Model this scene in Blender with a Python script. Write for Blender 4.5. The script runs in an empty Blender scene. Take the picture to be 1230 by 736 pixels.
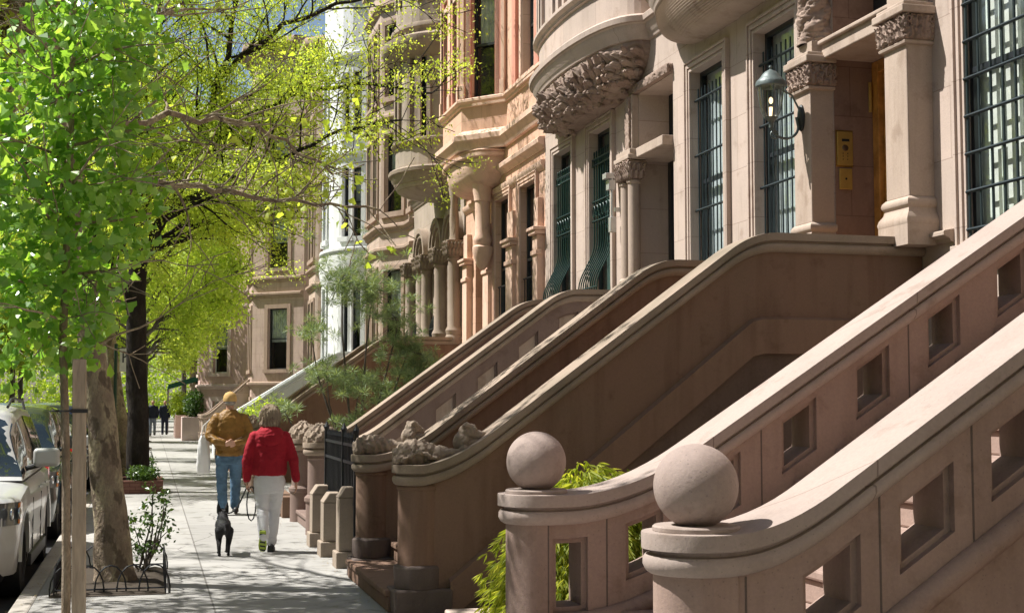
import bpy, math, random
from mathutils import Vector, Matrix, noise
R = math.radians
sc = bpy.context.scene
col = sc.collection
sc.render.resolution_x, sc.render.resolution_y = 1024, 612

# ------------------------------------------------------------------ materials
MATS = {}
def new_mat(name):
    m = bpy.data.materials.new(name); m.use_nodes = True
    nt = m.node_tree; nt.nodes.clear()
    out = nt.nodes.new('ShaderNodeOutputMaterial')
    return m, nt, out
def nd(nt, t, **kw):
    n = nt.nodes.new(t)
    for k, v in kw.items():
        if k.startswith('i_'):
            n.inputs[k[2:].replace('_', ' ')].default_value = v
        else: setattr(n, k, v)
    return n
def mathn(nt, op, a, b=None, c=None):
    n = nt.nodes.new('ShaderNodeMath'); n.operation = op
    for i, v in enumerate((a, b, c)):
        if v is None: continue
        if hasattr(v, 'links') or hasattr(v, 'is_linked'): nt.links.new(v, n.inputs[i])
        else: n.inputs[i].default_value = v
    return n.outputs[0]
def c4(c): return (c[0], c[1], c[2], 1)
def sc3(c, k): return tuple(min(1, v * k) for v in c)
def noise_mix(nt, vec, scale, detail, lo, hi, colA, colB, rough=.6):
    n = nd(nt, 'ShaderNodeTexNoise', i_Scale=scale, i_Detail=detail, i_Roughness=rough)
    nt.links.new(vec, n.inputs['Vector'])
    r = nd(nt, 'ShaderNodeMapRange'); r.inputs[1].default_value = lo; r.inputs[2].default_value = hi
    nt.links.new(n.outputs[0], r.inputs[0])
    m = nd(nt, 'ShaderNodeMix', data_type='RGBA')
    nt.links.new(r.outputs[0], m.inputs[0])
    for i, c in ((6, colA), (7, colB)):
        if hasattr(c, 'is_linked'): nt.links.new(c, m.inputs[i])
        else: m.inputs[i].default_value = c4(c)
    return m.outputs[2], n.outputs[0]
def stone(name, c, stain=.35, joints=None, rough=.85, grain=1.0, streak=.25, dark=None, bump=.35):
    """weathered sandstone: broad tonal patches, drip streaks, grain, optional thin block joints (w,h)"""
    if name in MATS: return MATS[name]
    m, nt, out = new_mat(name)
    tc = nd(nt, 'ShaderNodeTexCoord'); v = tc.outputs['Object']
    dk = dark or sc3(c, .62)
    a, n1 = noise_mix(nt, v, 1.3, 6, .42, .72, c, tuple(c[i] * (1 - stain) + dk[i] * stain for i in range(3)))
    mp = nd(nt, 'ShaderNodeMapping'); mp.inputs['Scale'].default_value = (5, 5, .55); nt.links.new(v, mp.inputs[0])
    mk = nd(nt, 'ShaderNodeMix', data_type='RGBA', blend_type='MULTIPLY')
    b, n2 = noise_mix(nt, mp.outputs[0], 1.0, 5, .5, .75, (1, 1, 1), tuple(1 - streak * k for k in (.8, .9, 1)))
    mk.inputs[0].default_value = 1; nt.links.new(a, mk.inputs[6]); nt.links.new(b, mk.inputs[7])
    g, n3 = noise_mix(nt, v, 55, 6, .3, .7, (.9, .9, .9), (1.08, 1.07, 1.05), .75)
    mg = nd(nt, 'ShaderNodeMix', data_type='RGBA', blend_type='MULTIPLY'); mg.inputs[0].default_value = grain
    nt.links.new(mk.outputs[2], mg.inputs[6]); nt.links.new(g, mg.inputs[7])
    gr, n4 = noise_mix(nt, v, 3.1, 7, .57, .66, (1, 1, 1), (.80, .77, .74), .65)      # grime patches and worn spots
    mq = nd(nt, 'ShaderNodeMix', data_type='RGBA', blend_type='MULTIPLY'); mq.inputs[0].default_value = .9
    nt.links.new(mg.outputs[2], mq.inputs[6]); nt.links.new(gr, mq.inputs[7])
    vo = nd(nt, 'ShaderNodeTexVoronoi', i_Scale=38.0); nt.links.new(v, vo.inputs['Vector'])
    pit = mathn(nt, 'MULTIPLY', mathn(nt, 'LESS_THAN', vo.outputs['Distance'], .13), mathn(nt, 'GREATER_THAN', n1, .52))
    mp2 = nd(nt, 'ShaderNodeMix', data_type='RGBA'); nt.links.new(mathn(nt, 'MULTIPLY', pit, .35), mp2.inputs[0]); nt.links.new(mq.outputs[2], mp2.inputs[6]); mp2.inputs[7].default_value = c4(sc3(c, .35))
    colr = mp2.outputs[2]
    hgt = mathn(nt, 'SUBTRACT', mathn(nt, 'ADD', mathn(nt, 'MULTIPLY', n3, .5), mathn(nt, 'MULTIPLY', n4, 1.3)), mathn(nt, 'MULTIPLY', pit, .5))
    if joints:
        sep = nd(nt, 'ShaderNodeSeparateXYZ'); nt.links.new(v, sep.inputs[0])
        cb = nd(nt, 'ShaderNodeCombineXYZ')
        nt.links.new(mathn(nt, 'ADD', sep.outputs[1], mathn(nt, 'MULTIPLY', sep.outputs[0], joints[2] if len(joints) > 2 else 0)), cb.inputs[0]); nt.links.new(sep.outputs[2], cb.inputs[1])
        br = nd(nt, 'ShaderNodeTexBrick'); nt.links.new(cb.outputs[0], br.inputs['Vector'])
        br.inputs['Scale'].default_value = 1; br.inputs['Mortar Size'].default_value = .004 if joints[1] > .2 else .006
        br.inputs['Mortar Smooth'].default_value = .2
        br.inputs['Brick Width'].default_value = joints[0]; br.inputs['Row Height'].default_value = joints[1]
        br.inputs['Color1'].default_value = (1, 1, 1, 1); br.inputs['Color2'].default_value = (.88, .9, .9, 1); br.inputs['Mortar'].default_value = (.6, .57, .55, 1)
        mj = nd(nt, 'ShaderNodeMix', data_type='RGBA', blend_type='MULTIPLY'); mj.inputs[0].default_value = 1
        nt.links.new(colr, mj.inputs[6]); nt.links.new(br.outputs[0], mj.inputs[7]); colr = mj.outputs[2]
        hgt = mathn(nt, 'SUBTRACT', hgt, mathn(nt, 'MULTIPLY', br.outputs['Fac'], 1.2))
    bs = nd(nt, 'ShaderNodeBsdfPrincipled'); bs.inputs['Roughness'].default_value = rough
    bs.inputs['Specular IOR Level'].default_value = .25
    nt.links.new(colr, bs.inputs['Base Color'])
    bp = nd(nt, 'ShaderNodeBump'); bp.inputs['Strength'].default_value = bump; bp.inputs['Distance'].default_value = .012
    nt.links.new(hgt, bp.inputs['Height']); nt.links.new(bp.outputs[0], bs.inputs['Normal'])
    nt.links.new(bs.outputs[0], out.inputs[0]); MATS[name] = m; return m
def plain(name, c, rough=.5, metal=0, var=.15, scale=8, coat=0, spec=.5, bump=0, emis=None, bscale=30):
    if name in MATS: return MATS[name]
    m, nt, out = new_mat(name)
    tc = nd(nt, 'ShaderNodeTexCoord')
    a, n1 = noise_mix(nt, tc.outputs['Object'], scale, 5, .35, .7, sc3(c, 1 + var * .5), sc3(c, 1 - var))
    bs = nd(nt, 'ShaderNodeBsdfPrincipled'); nt.links.new(a, bs.inputs['Base Color'])
    bs.inputs['Roughness'].default_value = rough; bs.inputs['Metallic'].default_value = metal
    bs.inputs['Coat Weight'].default_value = coat; bs.inputs['Coat Roughness'].default_value = .05; bs.inputs['Specular IOR Level'].default_value = spec
    if emis: bs.inputs['Emission Color'].default_value = c4(emis[0]); bs.inputs['Emission Strength'].default_value = emis[1]
    if bump:
        n = nd(nt, 'ShaderNodeTexNoise', i_Scale=bscale, i_Detail=5.0); nt.links.new(tc.outputs['Object'], n.inputs['Vector'])
        bp = nd(nt, 'ShaderNodeBump'); bp.inputs['Strength'].default_value = bump; bp.inputs['Distance'].default_value = .02
        nt.links.new(n.outputs[0], bp.inputs['Height']); nt.links.new(bp.outputs[0], bs.inputs['Normal'])
    nt.links.new(bs.outputs[0], out.inputs[0]); MATS[name] = m; return m
def glass(name, tint=(.93, .97, .96), thin=True):
    if name in MATS: return MATS[name]
    m, nt, out = new_mat(name)
    tr = nd(nt, 'ShaderNodeBsdfTransparent'); tr.inputs[0].default_value = c4(tint)
    gl = nd(nt, 'ShaderNodeBsdfGlossy'); gl.inputs['Roughness'].default_value = .03
    tc = nd(nt, 'ShaderNodeTexCoord'); n = nd(nt, 'ShaderNodeTexNoise', i_Scale=1.5, i_Detail=2.0); nt.links.new(tc.outputs['Object'], n.inputs['Vector'])
    bp = nd(nt, 'ShaderNodeBump'); bp.inputs['Strength'].default_value = .08; nt.links.new(n.outputs[0], bp.inputs['Height']); nt.links.new(bp.outputs[0], gl.inputs['Normal'])
    fr = nd(nt, 'ShaderNodeLayerWeight')
    mx = nd(nt, 'ShaderNodeMixShader'); nt.links.new(mathn(nt, 'ADD', mathn(nt, 'MULTIPLY', mathn(nt, 'POWER', fr.outputs['Facing'], 4), .8), .07), mx.inputs[0])
    nt.links.new(tr.outputs[0], mx.inputs[1]); nt.links.new(gl.outputs[0], mx.inputs[2]); nt.links.new(mx.outputs[0], out.inputs[0])
    MATS[name] = m; return m
def leafmat(name, c1, c2, trans=.45, rough=.4, spec=.4):
    if name in MATS: return MATS[name]
    m, nt, out = new_mat(name)
    g = nd(nt, 'ShaderNodeNewGeometry')
    mix = nd(nt, 'ShaderNodeMix', data_type='RGBA'); nt.links.new(g.outputs['Random Per Island'], mix.inputs[0])
    mix.inputs[6].default_value = c4(c1); mix.inputs[7].default_value = c4(c2)
    bs = nd(nt, 'ShaderNodeBsdfPrincipled'); bs.inputs['Roughness'].default_value = rough; bs.inputs['Specular IOR Level'].default_value = spec
    nt.links.new(mix.outputs[2], bs.inputs['Base Color'])
    t = nd(nt, 'ShaderNodeBsdfTranslucent')
    br = nd(nt, 'ShaderNodeMix', data_type='RGBA', blend_type='MULTIPLY'); br.inputs[0].default_value = 1
    nt.links.new(mix.outputs[2], br.inputs[6]); br.inputs[7].default_value = (2.1, 1.9, .7, 1); nt.links.new(br.outputs[2], t.inputs[0])
    mx = nd(nt, 'ShaderNodeMixShader'); mx.inputs[0].default_value = trans
    nt.links.new(bs.outputs[0], mx.inputs[1]); nt.links.new(t.outputs[0], mx.inputs[2]); nt.links.new(mx.outputs[0], out.inputs[0])
    MATS[name] = m; return m
def barkmat(name, c1, c2, scale=4, c3=None, stretch=.35, bump=.5):
    if name in MATS: return MATS[name]
    m, nt, out = new_mat(name)
    tc = nd(nt, 'ShaderNodeTexCoord'); mp = nd(nt, 'ShaderNodeMapping'); mp.inputs['Scale'].default_value = (1, 1, stretch); nt.links.new(tc.outputs['Object'], mp.inputs[0])
    a, n1 = noise_mix(nt, mp.outputs[0], scale, 4, .48, .54, c1, c2, .5)
    if c3: a, _ = noise_mix(nt, mp.outputs[0], scale * 1.7, 3, .56, .6, a, c3, .5)
    a, n2 = noise_mix(nt, mp.outputs[0], scale * 8, 6, .3, .75, a, sc3(c1, .6))
    bs = nd(nt, 'ShaderNodeBsdfPrincipled'); bs.inputs['Roughness'].default_value = .9; bs.inputs['Specular IOR Level'].default_value = .2
    nt.links.new(a, bs.inputs['Base Color'])
    bp = nd(nt, 'ShaderNodeBump'); bp.inputs['Strength'].default_value = bump; bp.inputs['Distance'].default_value = .03
    nt.links.new(mathn(nt, 'ADD', n1, n2), bp.inputs['Height']); nt.links.new(bp.outputs[0], bs.inputs['Normal'])
    nt.links.new(bs.outputs[0], out.inputs[0]); MATS[name] = m; return m

# ------------------------------------------------------------------ mesh builder
class MB:
    def __init__(s): s.v = []; s.f = []
    def quad(s, a, b, c, d):
        n = len(s.v); s.v += [a, b, c, d]; s.f.append((n, n + 1, n + 2, n + 3))
    def poly(s, pts):
        n = len(s.v); s.v += list(pts); s.f.append(tuple(range(n, n + len(pts))))
    def box(s, x0, x1, y0, y1, z0, z1):
        n = len(s.v)
        s.v += [(x, y, z) for z in (z0, z1) for y in (y0, y1) for x in (x0, x1)]
        for f in ((0, 2, 3, 1), (4, 5, 7, 6), (0, 1, 5, 4), (2, 6, 7, 3), (0, 4, 6, 2), (1, 3, 7, 5)): s.f.append(tuple(n + i for i in f))
        return s
    def obox(s, fr, u0, u1, o0, o1, z0, z1):
        """box in a wall frame: u along, o outwards"""
        p, d, nn = fr; n = len(s.v)
        for z in (z0, z1):
            for o in (o0, o1):
                for u in (u0, u1): s.v.append((p[0] + d[0] * u + nn[0] * o, p[1] + d[1] * u + nn[1] * o, z))
        for f in ((0, 2, 3, 1), (4, 5, 7, 6), (0, 1, 5, 4), (2, 6, 7, 3), (0, 4, 6, 2), (1, 3, 7, 5)): s.f.append(tuple(n + i for i in f))
        return s
    def oquad(s, fr, pts):
        p, d, nn = fr
        s.poly([(p[0] + d[0] * u + nn[0] * o, p[1] + d[1] * u + nn[1] * o, z) for u, o, z in pts])
    def grid(s, rows, closed=False, cap0=False, cap1=False):
        n = len(s.v); w = len(rows[0])
        for r in rows: s.v += list(r)
        for i in range(len(rows) - 1):
            for j in range(w if closed else w - 1):
                k = (j + 1) % w
                s.f.append((n + i * w + j, n + i * w + k, n + (i + 1) * w + k, n + (i + 1) * w + j))
        if cap0: s.f.append(tuple(n + j for j in range(w))[::-1])
        if cap1: s.f.append(tuple(n + (len(rows) - 1) * w + j for j in range(w)))
        return s
    def tube(s, pts, rad, n=8, cap=True, ell=None):
        pts = [Vector(p) for p in pts]; rows = []
        if not hasattr(rad, '__len__'): rad = [rad] * len(pts)
        t0 = (pts[1] - pts[0]).normalized(); a = t0.orthogonal().normalized()
        if abs(t0.z) < .9: a = t0.cross(Vector((0, 0, 1))).normalized()
        for i, p in enumerate(pts):
            t = (pts[min(i + 1, len(pts) - 1)] - pts[max(i - 1, 0)])
            if t.length < 1e-9: t = t0
            t = t.normalized(); a = (a - t * a.dot(t))
            a = a.normalized() if a.length > 1e-6 else t.orthogonal().normalized(); b = t.cross(a)
            r = rad[i]
            ra, rb = (r if not hasattr(r, '__len__') else (r[0], r[1])) if hasattr(r, '__len__') else (r, r)
            rows.append([tuple(p + a * (ra * math.cos(2 * math.pi * k / n)) + b * (rb * math.sin(2 * math.pi * k / n))) for k in range(n)])
        return s.grid(rows, True, cap, cap)
    def lathe(s, prof, cx, cy, n=24, a0=0, a1=2 * math.pi):
        """prof: (r, z)"""
        full = abs(a1 - a0 - 2 * math.pi) < 1e-6; m = n if full else n + 1
        rows = [[(cx + r * math.cos(a0 + (a1 - a0) * k / n), cy + r * math.sin(a0 + (a1 - a0) * k / n), z) for k in range(m)] for r, z in prof]
        return s.grid(rows, full, prof[0][0] > 1e-4 and full, prof[-1][0] > 1e-4 and full)
    def ell(s, c, r, n=16, m=10, rot=None):
        rows = []
        for i in range(m + 1):
            th = math.pi * i / m - math.pi / 2
            row = []
            for k in range(n):
                ph = 2 * math.pi * k / n
                v = Vector((r[0] * math.cos(th) * math.cos(ph), r[1] * math.cos(th) * math.sin(ph), r[2] * math.sin(th)))
                if rot: v = rot @ v
                row.append((c[0] + v.x, c[1] + v.y, c[2] + v.z))
            rows.append(row)
        return s.grid(rows, True)
    def mould(s, path, prof, cap=True):
        """sweep profile (out, z) along plan path (x, y); outwards = left of the direction of travel"""
        rows = []; N = len(path)
        for i, p in enumerate(path):
            def nrm(a, b):
                d = Vector((b[0] - a[0], b[1] - a[1])).normalized(); return Vector((-d.y, d.x))
            if i == 0: m = nrm(path[0], path[1])
            elif i == N - 1: m = nrm(path[-2], path[-1])
            else:
                n1, n2 = nrm(path[i - 1], p), nrm(p, path[i + 1]); m = (n1 + n2).normalized(); m = m / max(.35, m.dot(n1))
            rows.append([(p[0] + m.x * o, p[1] + m.y * o, z) for o, z in prof])
        n = len(s.v); s.grid(rows)
        if cap: s.poly(rows[0]); s.poly(rows[-1][::-1])
        return s
    def displace(s, amp, scale, fn=None, start=0):
        out = s.v[:start]
        c = Vector((0, 0, 0))
        for v in s.v[start:]:
            p = Vector(v); w = fn(p) if fn else 1
            q = p * scale
            n = noise.noise_vector(q) + .5 * noise.noise_vector(q * 2.1)
            out.append(tuple(p + n * amp * w))
        s.v = out; return s
    def build(s, name, mat, parent=None, smooth=True, ang=35, bevel=0, seg=2, base=None):
        o3 = root_loc(parent) if parent is not None else (Vector(base) if base is not None else Vector((0, 0, 0)))
        me = bpy.data.meshes.new(name)
        me.from_pydata([tuple(Vector(v) - o3) for v in s.v], [], s.f)
        me.validate(); me.update()
        if smooth:
            me.polygons.foreach_set('use_smooth', [True] * len(me.polygons)); me.set_sharp_from_angle(angle=R(ang))
        o = bpy.data.objects.new(name, me); col.objects.link(o)
        me.materials.append(mat)
        if parent is not None: o.parent = parent
        else: o.location = o3
        if bevel:
            b = o.modifiers.new('bevel', 'BEVEL'); b.width = bevel; b.segments = seg; b.limit_method = 'ANGLE'; b.angle_limit = R(40)
        return o
def acanthus(mb, p, n, up_, L, W, curl=.45):
    """one carved leaf lying on a surface: lobed edge, raised midrib, tip curling outwards"""
    p, n, up_ = Vector(p), Vector(n).normalized(), Vector(up_); up_ = (up_ - n * up_.dot(n)).normalized(); s = up_.cross(n); rows = []
    for i in range(8):
        t = i / 7; w_ = W * .5 * (math.sin(math.pi * min(1, t * .85 + .18)) ** .8) * (1 + .22 * math.cos(t * 19)); h_ = .10 * L * math.sin(t * math.pi * .8) + curl * L * max(0, t - .55) ** 1.6 * 2
        c = p + up_ * (L * (t - .35 * max(0, t - .7))) + n * h_
        rows.append([tuple(c + s * w_ * k + n * (.16 * W * (1 - abs(k)) * (1 if t < .95 else .4) + .05 * W * math.cos(k * 9) - .1 * W * abs(k))) for k in (-1, -.66, -.33, 0, .33, .66, 1)])
    mb.grid(rows)
    mb.grid([[tuple(Vector(a) - n * .02) for a in (r_[0], r_[3], r_[6])] for r_ in rows])
def scroll(mb, p, n, up_, R0, th=.012, turns=1.6, sgn=1):
    p, n, up_ = Vector(p), Vector(n).normalized(), Vector(up_); up_ = (up_ - n * up_.dot(n)).normalized(); s = up_.cross(n) * sgn; q, rr = [], []
    for i in range(22):
        t = i / 21; a = t * turns * 2 * math.pi; r_ = R0 * (1 - .85 * t); q.append(tuple(p + up_ * r_ * math.cos(a) + s * r_ * math.sin(a) + n * .012 * t)); rr.append(th * (1 - .5 * t))
    mb.tube(q, rr, 6)
def merge(o, d=.0005):
    import bmesh
    bm = bmesh.new(); bm.from_mesh(o.data); bmesh.ops.remove_doubles(bm, verts=bm.verts, dist=d)
    bmesh.ops.recalc_face_normals(bm, faces=bm.faces); bm.to_mesh(o.data); bm.free()
    o.data.set_sharp_from_angle(angle=R(35)); return o
def root_loc(o):
    while o.parent is not None: o = o.parent
    return Vector(o.location)
def tag(o, label=None, cat=None, group=None, kind=None):
    if label: o['label'] = label
    if cat: o['category'] = cat
    if group: o['group'] = group
    if kind: o['kind'] = kind
    return o
def thing(name, loc, label, cat, group=None):
    o = bpy.data.objects.new(name, None); col.objects.link(o); o.location = loc; o.empty_display_size = .3
    return tag(o, label, cat, group)
def copy_tree(o, parent=None):
    c = o.copy(); col.objects.link(c); c.parent = parent
    for ch in list(o.children):
        if ch.name in KIDS_SEEN: pass
        copy_tree(ch, c)
    return c
KIDS_SEEN = set()
def dup(root, loc, rz=0, scale=1, label=None, group=None):
    c = copy_tree(root); c.location = loc; c.rotation_euler = (0, 0, rz); c.scale = (scale,) * 3
    if label: c['label'] = label
    if group: c['group'] = group
    return c
def recolour(root, frm, to):
    for ch in root.children:
        if ch.type == 'MESH':
            for s_ in ch.material_slots:
                if s_.material and s_.material.name == frm: s_.link = 'OBJECT'; s_.material = to
        recolour(ch, frm, to)
def remesh(mb, name, mat, parent, voxel, smooth=3, disp=None):
    """fuse overlapping closed lofts into one continuous surface"""
    o = mb.build('tmp', mat, None)
    m = o.modifiers.new('r', 'REMESH'); m.mode = 'VOXEL'; m.voxel_size = voxel
    s_ = o.modifiers.new('s', 'SMOOTH'); s_.iterations = smooth; s_.factor = .6
    dg = bpy.context.evaluated_depsgraph_get(); me = bpy.data.meshes.new_from_object(o.evaluated_get(dg))
    bpy.data.objects.remove(o)
    b = root_loc(parent) if parent is not None else Vector((0, 0, 0))
    cs = [v.co.copy() for v in me.vertices]; ns = [v.normal.copy() for v in me.vertices]; flat = []
    for p, n_ in zip(cs, ns):
        if disp: p = disp(p, n_)
        flat += [p.x - b.x, p.y - b.y, p.z - b.z]
    me.vertices.foreach_set('co', flat); me.update()
    me.name = name
    me.polygons.foreach_set('use_smooth', [True] * len(me.polygons))
    if not me.materials: me.materials.append(mat)
    r = bpy.data.objects.new(name, me); col.objects.link(r)
    if parent is not None: r.parent = parent
    return r
# ------------------------------------------------------------------ world, camera
CW, CF, CX, CY, HZ = 1230, 1650.0, 615.0, 368.0, 483.0
pitch = math.atan((HZ - CY) / CF); yaw = math.atan((CX - 180) * math.cos(pitch) / CF)
cam = bpy.data.cameras.new('camera'); cam.sensor_width = 36; cam.lens = 36 * CF / CW; cam.clip_end = 2000; cam.clip_start = .05
co = bpy.data.objects.new('camera', cam); col.objects.link(co); co.location = (0, 0, 1.65)
co.rotation_euler = (math.pi / 2 + pitch, 0, -yaw); sc.camera = co
SUN = Vector((-.52, .235, .82)).normalized()
el = math.asin(SUN.z); az = math.atan2(SUN.x, SUN.y)
w = bpy.data.worlds.new('World'); sc.world = w; w.use_nodes = True; nt = w.node_tree; nt.nodes.clear()
sky = nt.nodes.new('ShaderNodeTexSky'); sky.sky_type = 'NISHITA'; sky.sun_disc = False; sky.sun_elevation = el; sky.sun_rotation = az
sky.dust_density = 1.5
bg = nt.nodes.new('ShaderNodeBackground'); bg.inputs[1].default_value = SKY_STRENGTH if 'SKY_STRENGTH' in globals() else .058
wo = nt.nodes.new('ShaderNodeOutputWorld'); nt.links.new(sky.outputs[0], bg.inputs[0]); nt.links.new(bg.outputs[0], wo.inputs[0])
sl = bpy.data.lights.new('sun', 'SUN'); sl.energy = 4.6; sl.angle = R(.55); sl.color = (1, .965, .915)
so = bpy.data.objects.new('sun', sl); col.objects.link(so); so.rotation_euler = SUN.to_track_quat('Z', 'Y').to_euler(); so.location = (-20, 5, 30)
sc.view_settings.view_transform = 'Standard'; sc.view_settings.look = 'None'; sc.view_settings.gamma = 1; sc.view_settings.exposure = .95
sc.view_settings.use_curve_mapping = False

# ------------------------------------------------------------------ material palette
ST_AB = stone('stone_pinkish', (.325, .234, .197), .4, bump=.45)
ST_CD = stone('stone_brown', (.205, .127, .09), .55, dark=(.17, .12, .085), bump=.45, streak=.4)
ST_CDC = stone('stone_brown_coping', (.32, .25, .195), .7, dark=(.16, .14, .10), streak=.15, bump=.5)
ST_DK = stone('stone_dark_base', (.135, .105, .092), .5, bump=.6)
ST_E = stone('stone_mauve', (.23, .165, .14), .4, bump=.3)
ST_FAC = stone('facade_beige', (.535, .43, .368), .3, (1.25, .62), streak=.2, bump=.25)
ST_TRIM = stone('facade_trim', (.45, .36, .295), .35, streak=.3, bump=.3)
ST_CARVE = stone('carved_stone', (.36, .27, .22), .6, dark=(.12, .08, .065), streak=.3, bump=.7)
ST_JAMB = stone('jamb_brown', (.27, .175, .135), .35, (.9, .5, 1), streak=.2, bump=.25)
ST_FAC4 = stone('facade_salmon', (.68, .43, .315), .3, (1.1, .55), streak=.25, bump=.25)
ST_TRIM4 = stone('trim_peach', (.72, .50, .39), .3, streak=.25, bump=.25)
ST_PIER4 = stone('pier_rose', (.60, .28, .21), .3, streak=.2, bump=.2)
ST_FAC5 = stone('facade_greybrown', (.42, .345, .28), .4, (1.1, .5), streak=.3, bump=.3)
ST_TRIM5 = stone('trim_greybrown', (.34, .27, .215), .5, streak=.35, bump=.5)
ST_FAC6 = stone('facade_tan', (.54, .42, .345), .4, (1.1, .5), streak=.3)
ST_TRIM6 = stone('trim_umber', (.38, .28, .215), .4, streak=.3)
ST_WHITE = stone('facade_white', (.74, .76, .76), .12, streak=.1, bump=.15, dark=(.5, .5, .5))
ST_PINK = stone('facade_pink', (.60, .43, .385), .25, streak=.15, bump=.15)
ST_PINKT = stone('trim_pink', (.66, .53, .49), .25, streak=.15, bump=.15)
IRON = plain('black_iron', (.014, .016, .019), .45, .2, bump=.1)
IRON_T = plain('teal_iron', (.026, .04, .045), .4, .2, bump=.1)
IRON_G = plain('green_iron', (.012, .042, .036), .4, .2, bump=.1)
BRASS = plain('brass', (.50, .33, .09), .4, .45, bump=.05)
WOOD = plain('door_wood', (.50, .24, .055), .25, 0, .4, 6, coat=.4, bump=.1)
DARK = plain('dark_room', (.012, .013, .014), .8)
SASH = plain('dark_sash', (.018, .022, .026), .4)
SASHW = plain('white_sash', (.68, .68, .63), .45, bump=.05)
GLASS = glass('window_glass')
BLIND = plain('window_blind', (.55, .60, .62), .7, var=.3, scale=2)
BLINDW = plain('pale_curtain', (.72, .76, .70), .8, var=.3, scale=3)
NET = plain('net_curtain', (.42, .45, .42), .8, var=.4, scale=4)

# ------------------------------------------------------------------ wall / window tools
def frame(p0, p1):
    d = Vector((p1[0] - p0[0], p1[1] - p0[1])); L = d.length; d.normalize()
    return (p0, (d.x, d.y), (-d.y, d.x)), L
def wall_sheet(mb, fr, L, z0, z1, ops, u_off=0):
    """front sheet with openings (u0,u1,z0,z1,depth) and their reveals"""
    us = sorted({0, L} | {o[0] for o in ops} | {o[1] for o in ops}); zs = sorted({z0, z1} | {o[2] for o in ops} | {o[3] for o in ops})
    zs = [z for z in zs if z0 <= z <= z1]
    for a, b in zip(us, us[1:]):
        for c, d in zip(zs, zs[1:]):
            um, zm = (a + b) / 2, (c + d) / 2
            if any(o[0] < um < o[1] and o[2] < zm < o[3] for o in ops): continue
            mb.oquad(fr, [(b, 0, c), (a, 0, c), (a, 0, d), (b, 0, d)])
    for u0, u1, a, b, dp in [o[:5] for o in ops]:
        mb.oquad(fr, [(u0, 0, a), (u0, -dp, a), (u0, -dp, b), (u0, 0, b)])
        mb.oquad(fr, [(u1, -dp, a), (u1, 0, a), (u1, 0, b), (u1, -dp, b)])
        mb.oquad(fr, [(u0, 0, b), (u0, -dp, b), (u1, -dp, b), (u1, 0, b)])
        mb.oquad(fr, [(u0, -dp, a), (u0, 0, a), (u1, 0, a), (u1, -dp, a)])
def window(house, fr, u0, u1, z0, z1, dp, trim, arch=.14, sash=SASH, blind=BLIND, blind_to=.0, bars=(1, 1), grille=None, sill=True, gmat=IRON, label=None, fine=True, fold=.018):
    """stone surround + sash, pane, blind, grille as children"""
    m = MB()
    if arch:
        steps = ((arch, .06), (arch * .8, .035), (arch * .62, .05), (arch * .34, .025), (arch * .2, .04)) if fine else ((arch, .05),)
        lo = z0
        prev = arch
        for k, (wd, out) in enumerate(steps):
            nx = steps[k + 1][0] if k + 1 < len(steps) else 0
            m.obox(fr, u0 - wd, u0 - nx, 0, out, lo, z1 + wd); m.obox(fr, u1 + nx, u1 + wd, 0, out, lo, z1 + wd)
            m.obox(fr, u0 - nx, u1 + nx, 0, out, z1 + nx, z1 + wd)
    if sill: m.obox(fr, u0 - arch - .03, u1 + arch + .03, -.02, .09, z0 - .14, z0)
    if not m.f: m.obox(fr, u0 - .03, u1 + .03, -dp + .02, -dp + .06, z0 - .03, z0)
    win = m.build('window', trim, house, smooth=False, bevel=.004 if fine else 0)
    if label: win['label'] = label
    s = MB(); t = .05; o0, o1 = -dp + .01, -dp + .06
    s.obox(fr, u0, u0 + t, o0, o1, z0, z1); s.obox(fr, u1 - t, u1, o0, o1, z0, z1)
    s.obox(fr, u0 + t, u1 - t, o0, o1, z1 - t, z1); s.obox(fr, u0 + t, u1 - t, o0, o1, z0, z0 + t)
    nv, nh = bars
    for k in range(1, nh + 1):
        z = z0 + (z1 - z0) * k / (nh + 1); s.obox(fr, u0 + t, u1 - t, o0 + .005, o1 + .005, z - .025, z + .025)
    for k in range(1, nv):
        u = u0 + (u1 - u0) * k / nv; s.obox(fr, u - .018, u + .018, o0 + .003, o1 + .009, z0 + t, z1 - t)
    s.build('sash', sash, win, smooth=False)
    g = MB(); g.oquad(fr, [(u1, o0 + .02, z0), (u0, o0 + .02, z0), (u0, o0 + .02, z1), (u1, o0 + .02, z1)]); g.build('pane', GLASS, win, smooth=False)
    b = MB(); zb = z0 + (z1 - z0) * blind_to
    N = max(6, int((u1 - u0) / .05))
    if blind_to < .98:                       # folds of a curtain / blind, or a dark room below it
        rows = [[None] * (N + 1) for _ in range(2)]
        for k in range(N + 1):
            u = u0 + (u1 - u0) * k / N; oo = o0 - .05 - (fold if k % 2 else 0)
            for r, z in enumerate((max(zb, z0), z1)):
                rows[r][k] = (fr[0][0] + fr[1][0] * u + fr[2][0] * oo, fr[0][1] + fr[1][1] * u + fr[2][1] * oo, z)
        b.grid(rows); b.build('curtain', blind, win)
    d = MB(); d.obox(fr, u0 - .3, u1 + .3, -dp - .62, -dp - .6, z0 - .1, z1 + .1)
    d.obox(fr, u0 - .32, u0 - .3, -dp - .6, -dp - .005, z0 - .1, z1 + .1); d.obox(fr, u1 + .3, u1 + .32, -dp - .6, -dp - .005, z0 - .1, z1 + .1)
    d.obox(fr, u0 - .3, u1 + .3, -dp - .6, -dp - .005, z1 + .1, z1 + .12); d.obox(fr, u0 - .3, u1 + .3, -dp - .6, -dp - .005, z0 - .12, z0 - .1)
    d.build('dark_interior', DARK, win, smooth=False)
    if grille: grille(win, fr, u0, u1, z0, z1, dp, gmat)
    return win
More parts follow.
